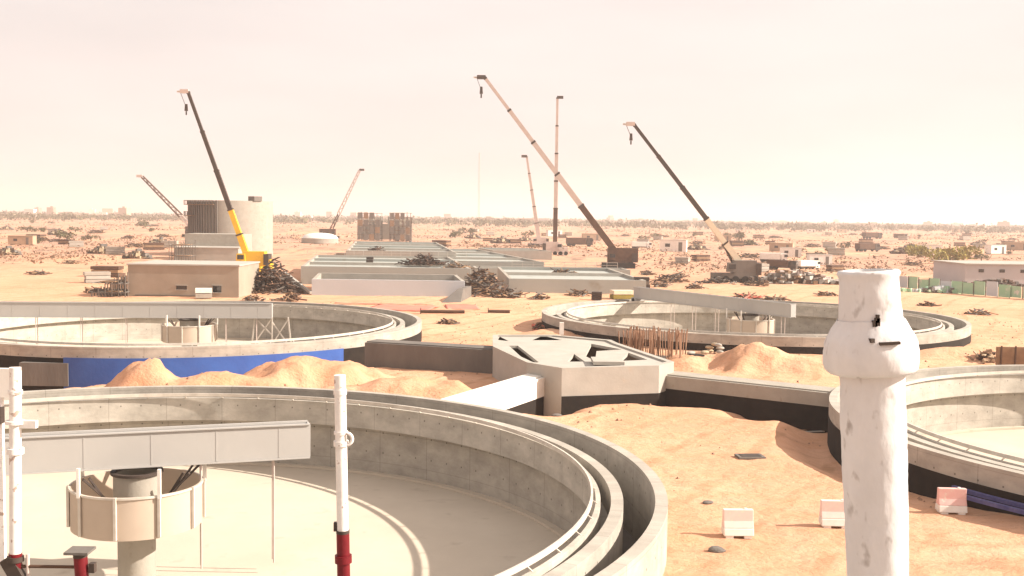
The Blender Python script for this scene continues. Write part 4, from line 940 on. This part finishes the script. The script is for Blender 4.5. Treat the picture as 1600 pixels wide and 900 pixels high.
# ------------------------------------------------------------------ far town and trees
FB = []
rnd = random.Random(5)
for i in range(150):
    px = rnd.uniform(-20, 1620); Y = rnd.uniform(1700, 3200); g = atY(px, 340, Y); w = rnd.uniform(12, 45); h = rnd.uniform(4, 9)
    if rnd.random() < .07: h = rnd.uniform(13, 18); w = rnd.uniform(9, 20)
    m = MB(); m.box((0, 0, h / 2), (w, rnd.uniform(10, 18), h))
    if rnd.random() < .5: m.box((rnd.uniform(-.2, .2) * w, 0, h + 1), (w * .3, 6, 2.2))
    o = m.build('far_building', rnd.choice((farwall[0], farwall[1], farwall[1], farwall[2], farwall[2], farwall[3])), None, None, (g.x, g.y, gz(g.x, g.y) - .5), rnd.uniform(-.3, .3))
    tag(o, None, 'building', 'far buildings along the skyline'); FB.append((px, h, w, o))
FB.sort(key=lambda q: q[0])
for px, h, w, o in FB:
    o['label'] = ('tall hazy building' if h > 12.9 else 'wide low hazy building' if w > 30 else 'small hazy building') + ' in the far town along the skyline'
vs = []; fs = []
for i in range(6500):
    px = rnd.uniform(-40, 1640); Y = 235 * (1100 / 235) ** rnd.random(); g = atY(px, 360, Y)
    if noise.noise(Vector((g.x * .012, g.y * .006, 1))) < rnd.uniform(-.25, .35) - (.12 if px > 900 else 0): continue
    if Y < 335 and 180 < px < 1010: continue
    s_ = rnd.uniform(.3, 1.1) * (.7 + Y / 700); z_ = 0
    for k in range(7):
        p = Vector((g.x + rnd.gauss(0, 1.6) * s_, g.y + rnd.gauss(0, 1) * s_, rnd.uniform(.1, .7) * s_)); o = len(vs)
        for _ in range(3): vs.append(p + Vector((rnd.uniform(-1, 1), rnd.uniform(-1, 1), rnd.uniform(-.6, .8))) * s_ * .55)
        fs.append((o, o + 1, o + 2))
P_ = np.array(vs); zz = ground_h(P_[:, 0], P_[:, 1]); vs = np.c_[P_[:, :2], P_[:, 2] + zz].tolist()
o = MB().add(vs, fs).build('desert_scrub', mat('dry_scrub', (.26, .165, .105), (.13, .09, .055), scale=.03, amt=.5)); tag(o, 'low dry scrub and litter strewn over the desert beyond the works', 'scrub', kind='stuff')
m = MB(); vs = []; fs = []
for i in range(3000):
    px = rnd.uniform(-30, 1630); Y = rnd.choice((rnd.uniform(1150, 1700), rnd.uniform(1500, 3000))); g = atY(px, 340, Y)
    dens = .5 + .5 * noise.noise(Vector((px * .012, Y * .002, 3)))
    if rnd.random() > dens + .1: continue
    s = rnd.uniform(2.2, 5.5); cz = s * .8
    for k in range(26):
        d = Vector((rnd.gauss(0, 1) * 1.6, rnd.gauss(0, 1), rnd.gauss(0, .7))); d = d * s * .55; p = Vector((g.x, g.y, cz)) + d; p.z = max(.2, p.z); o = len(vs)
        for _ in range(3): vs.append(p + Vector((rnd.uniform(-1, 1), rnd.uniform(-1, 1), rnd.uniform(-1, 1))) * s * .45)
        fs.append((o, o + 1, o + 2))
o = m.add(vs, fs).build('tree_belt', leaf); tag(o, 'low hazy belt of trees along the far horizon', 'trees', kind='stuff')
# ------------------------------------------------------------------ haze
m = MB(); m.box((0, 0, 46), (20400, 20400, 100)); me = bpy.data.meshes.new('haze')
hz = bpy.data.materials.new('haze'); hz.use_nodes = True; N = hz.node_tree.nodes; N.remove(N['Principled BSDF'])
pv = N.new('ShaderNodeVolumePrincipled'); pv.inputs['Color'].default_value = (.93, .87, .84, 1); pv.inputs['Density'].default_value = .00030; pv.inputs['Anisotropy'].default_value = .3
hz.node_tree.links.new(pv.outputs[0], N['Material Output'].inputs['Volume'])
o = m.build('haze', hz); o['kind'] = 'stuff'
cy = bpy.context.scene.cycles; cy.volume_bounces = 1; cy.max_bounces = 6; cy.use_denoising = True
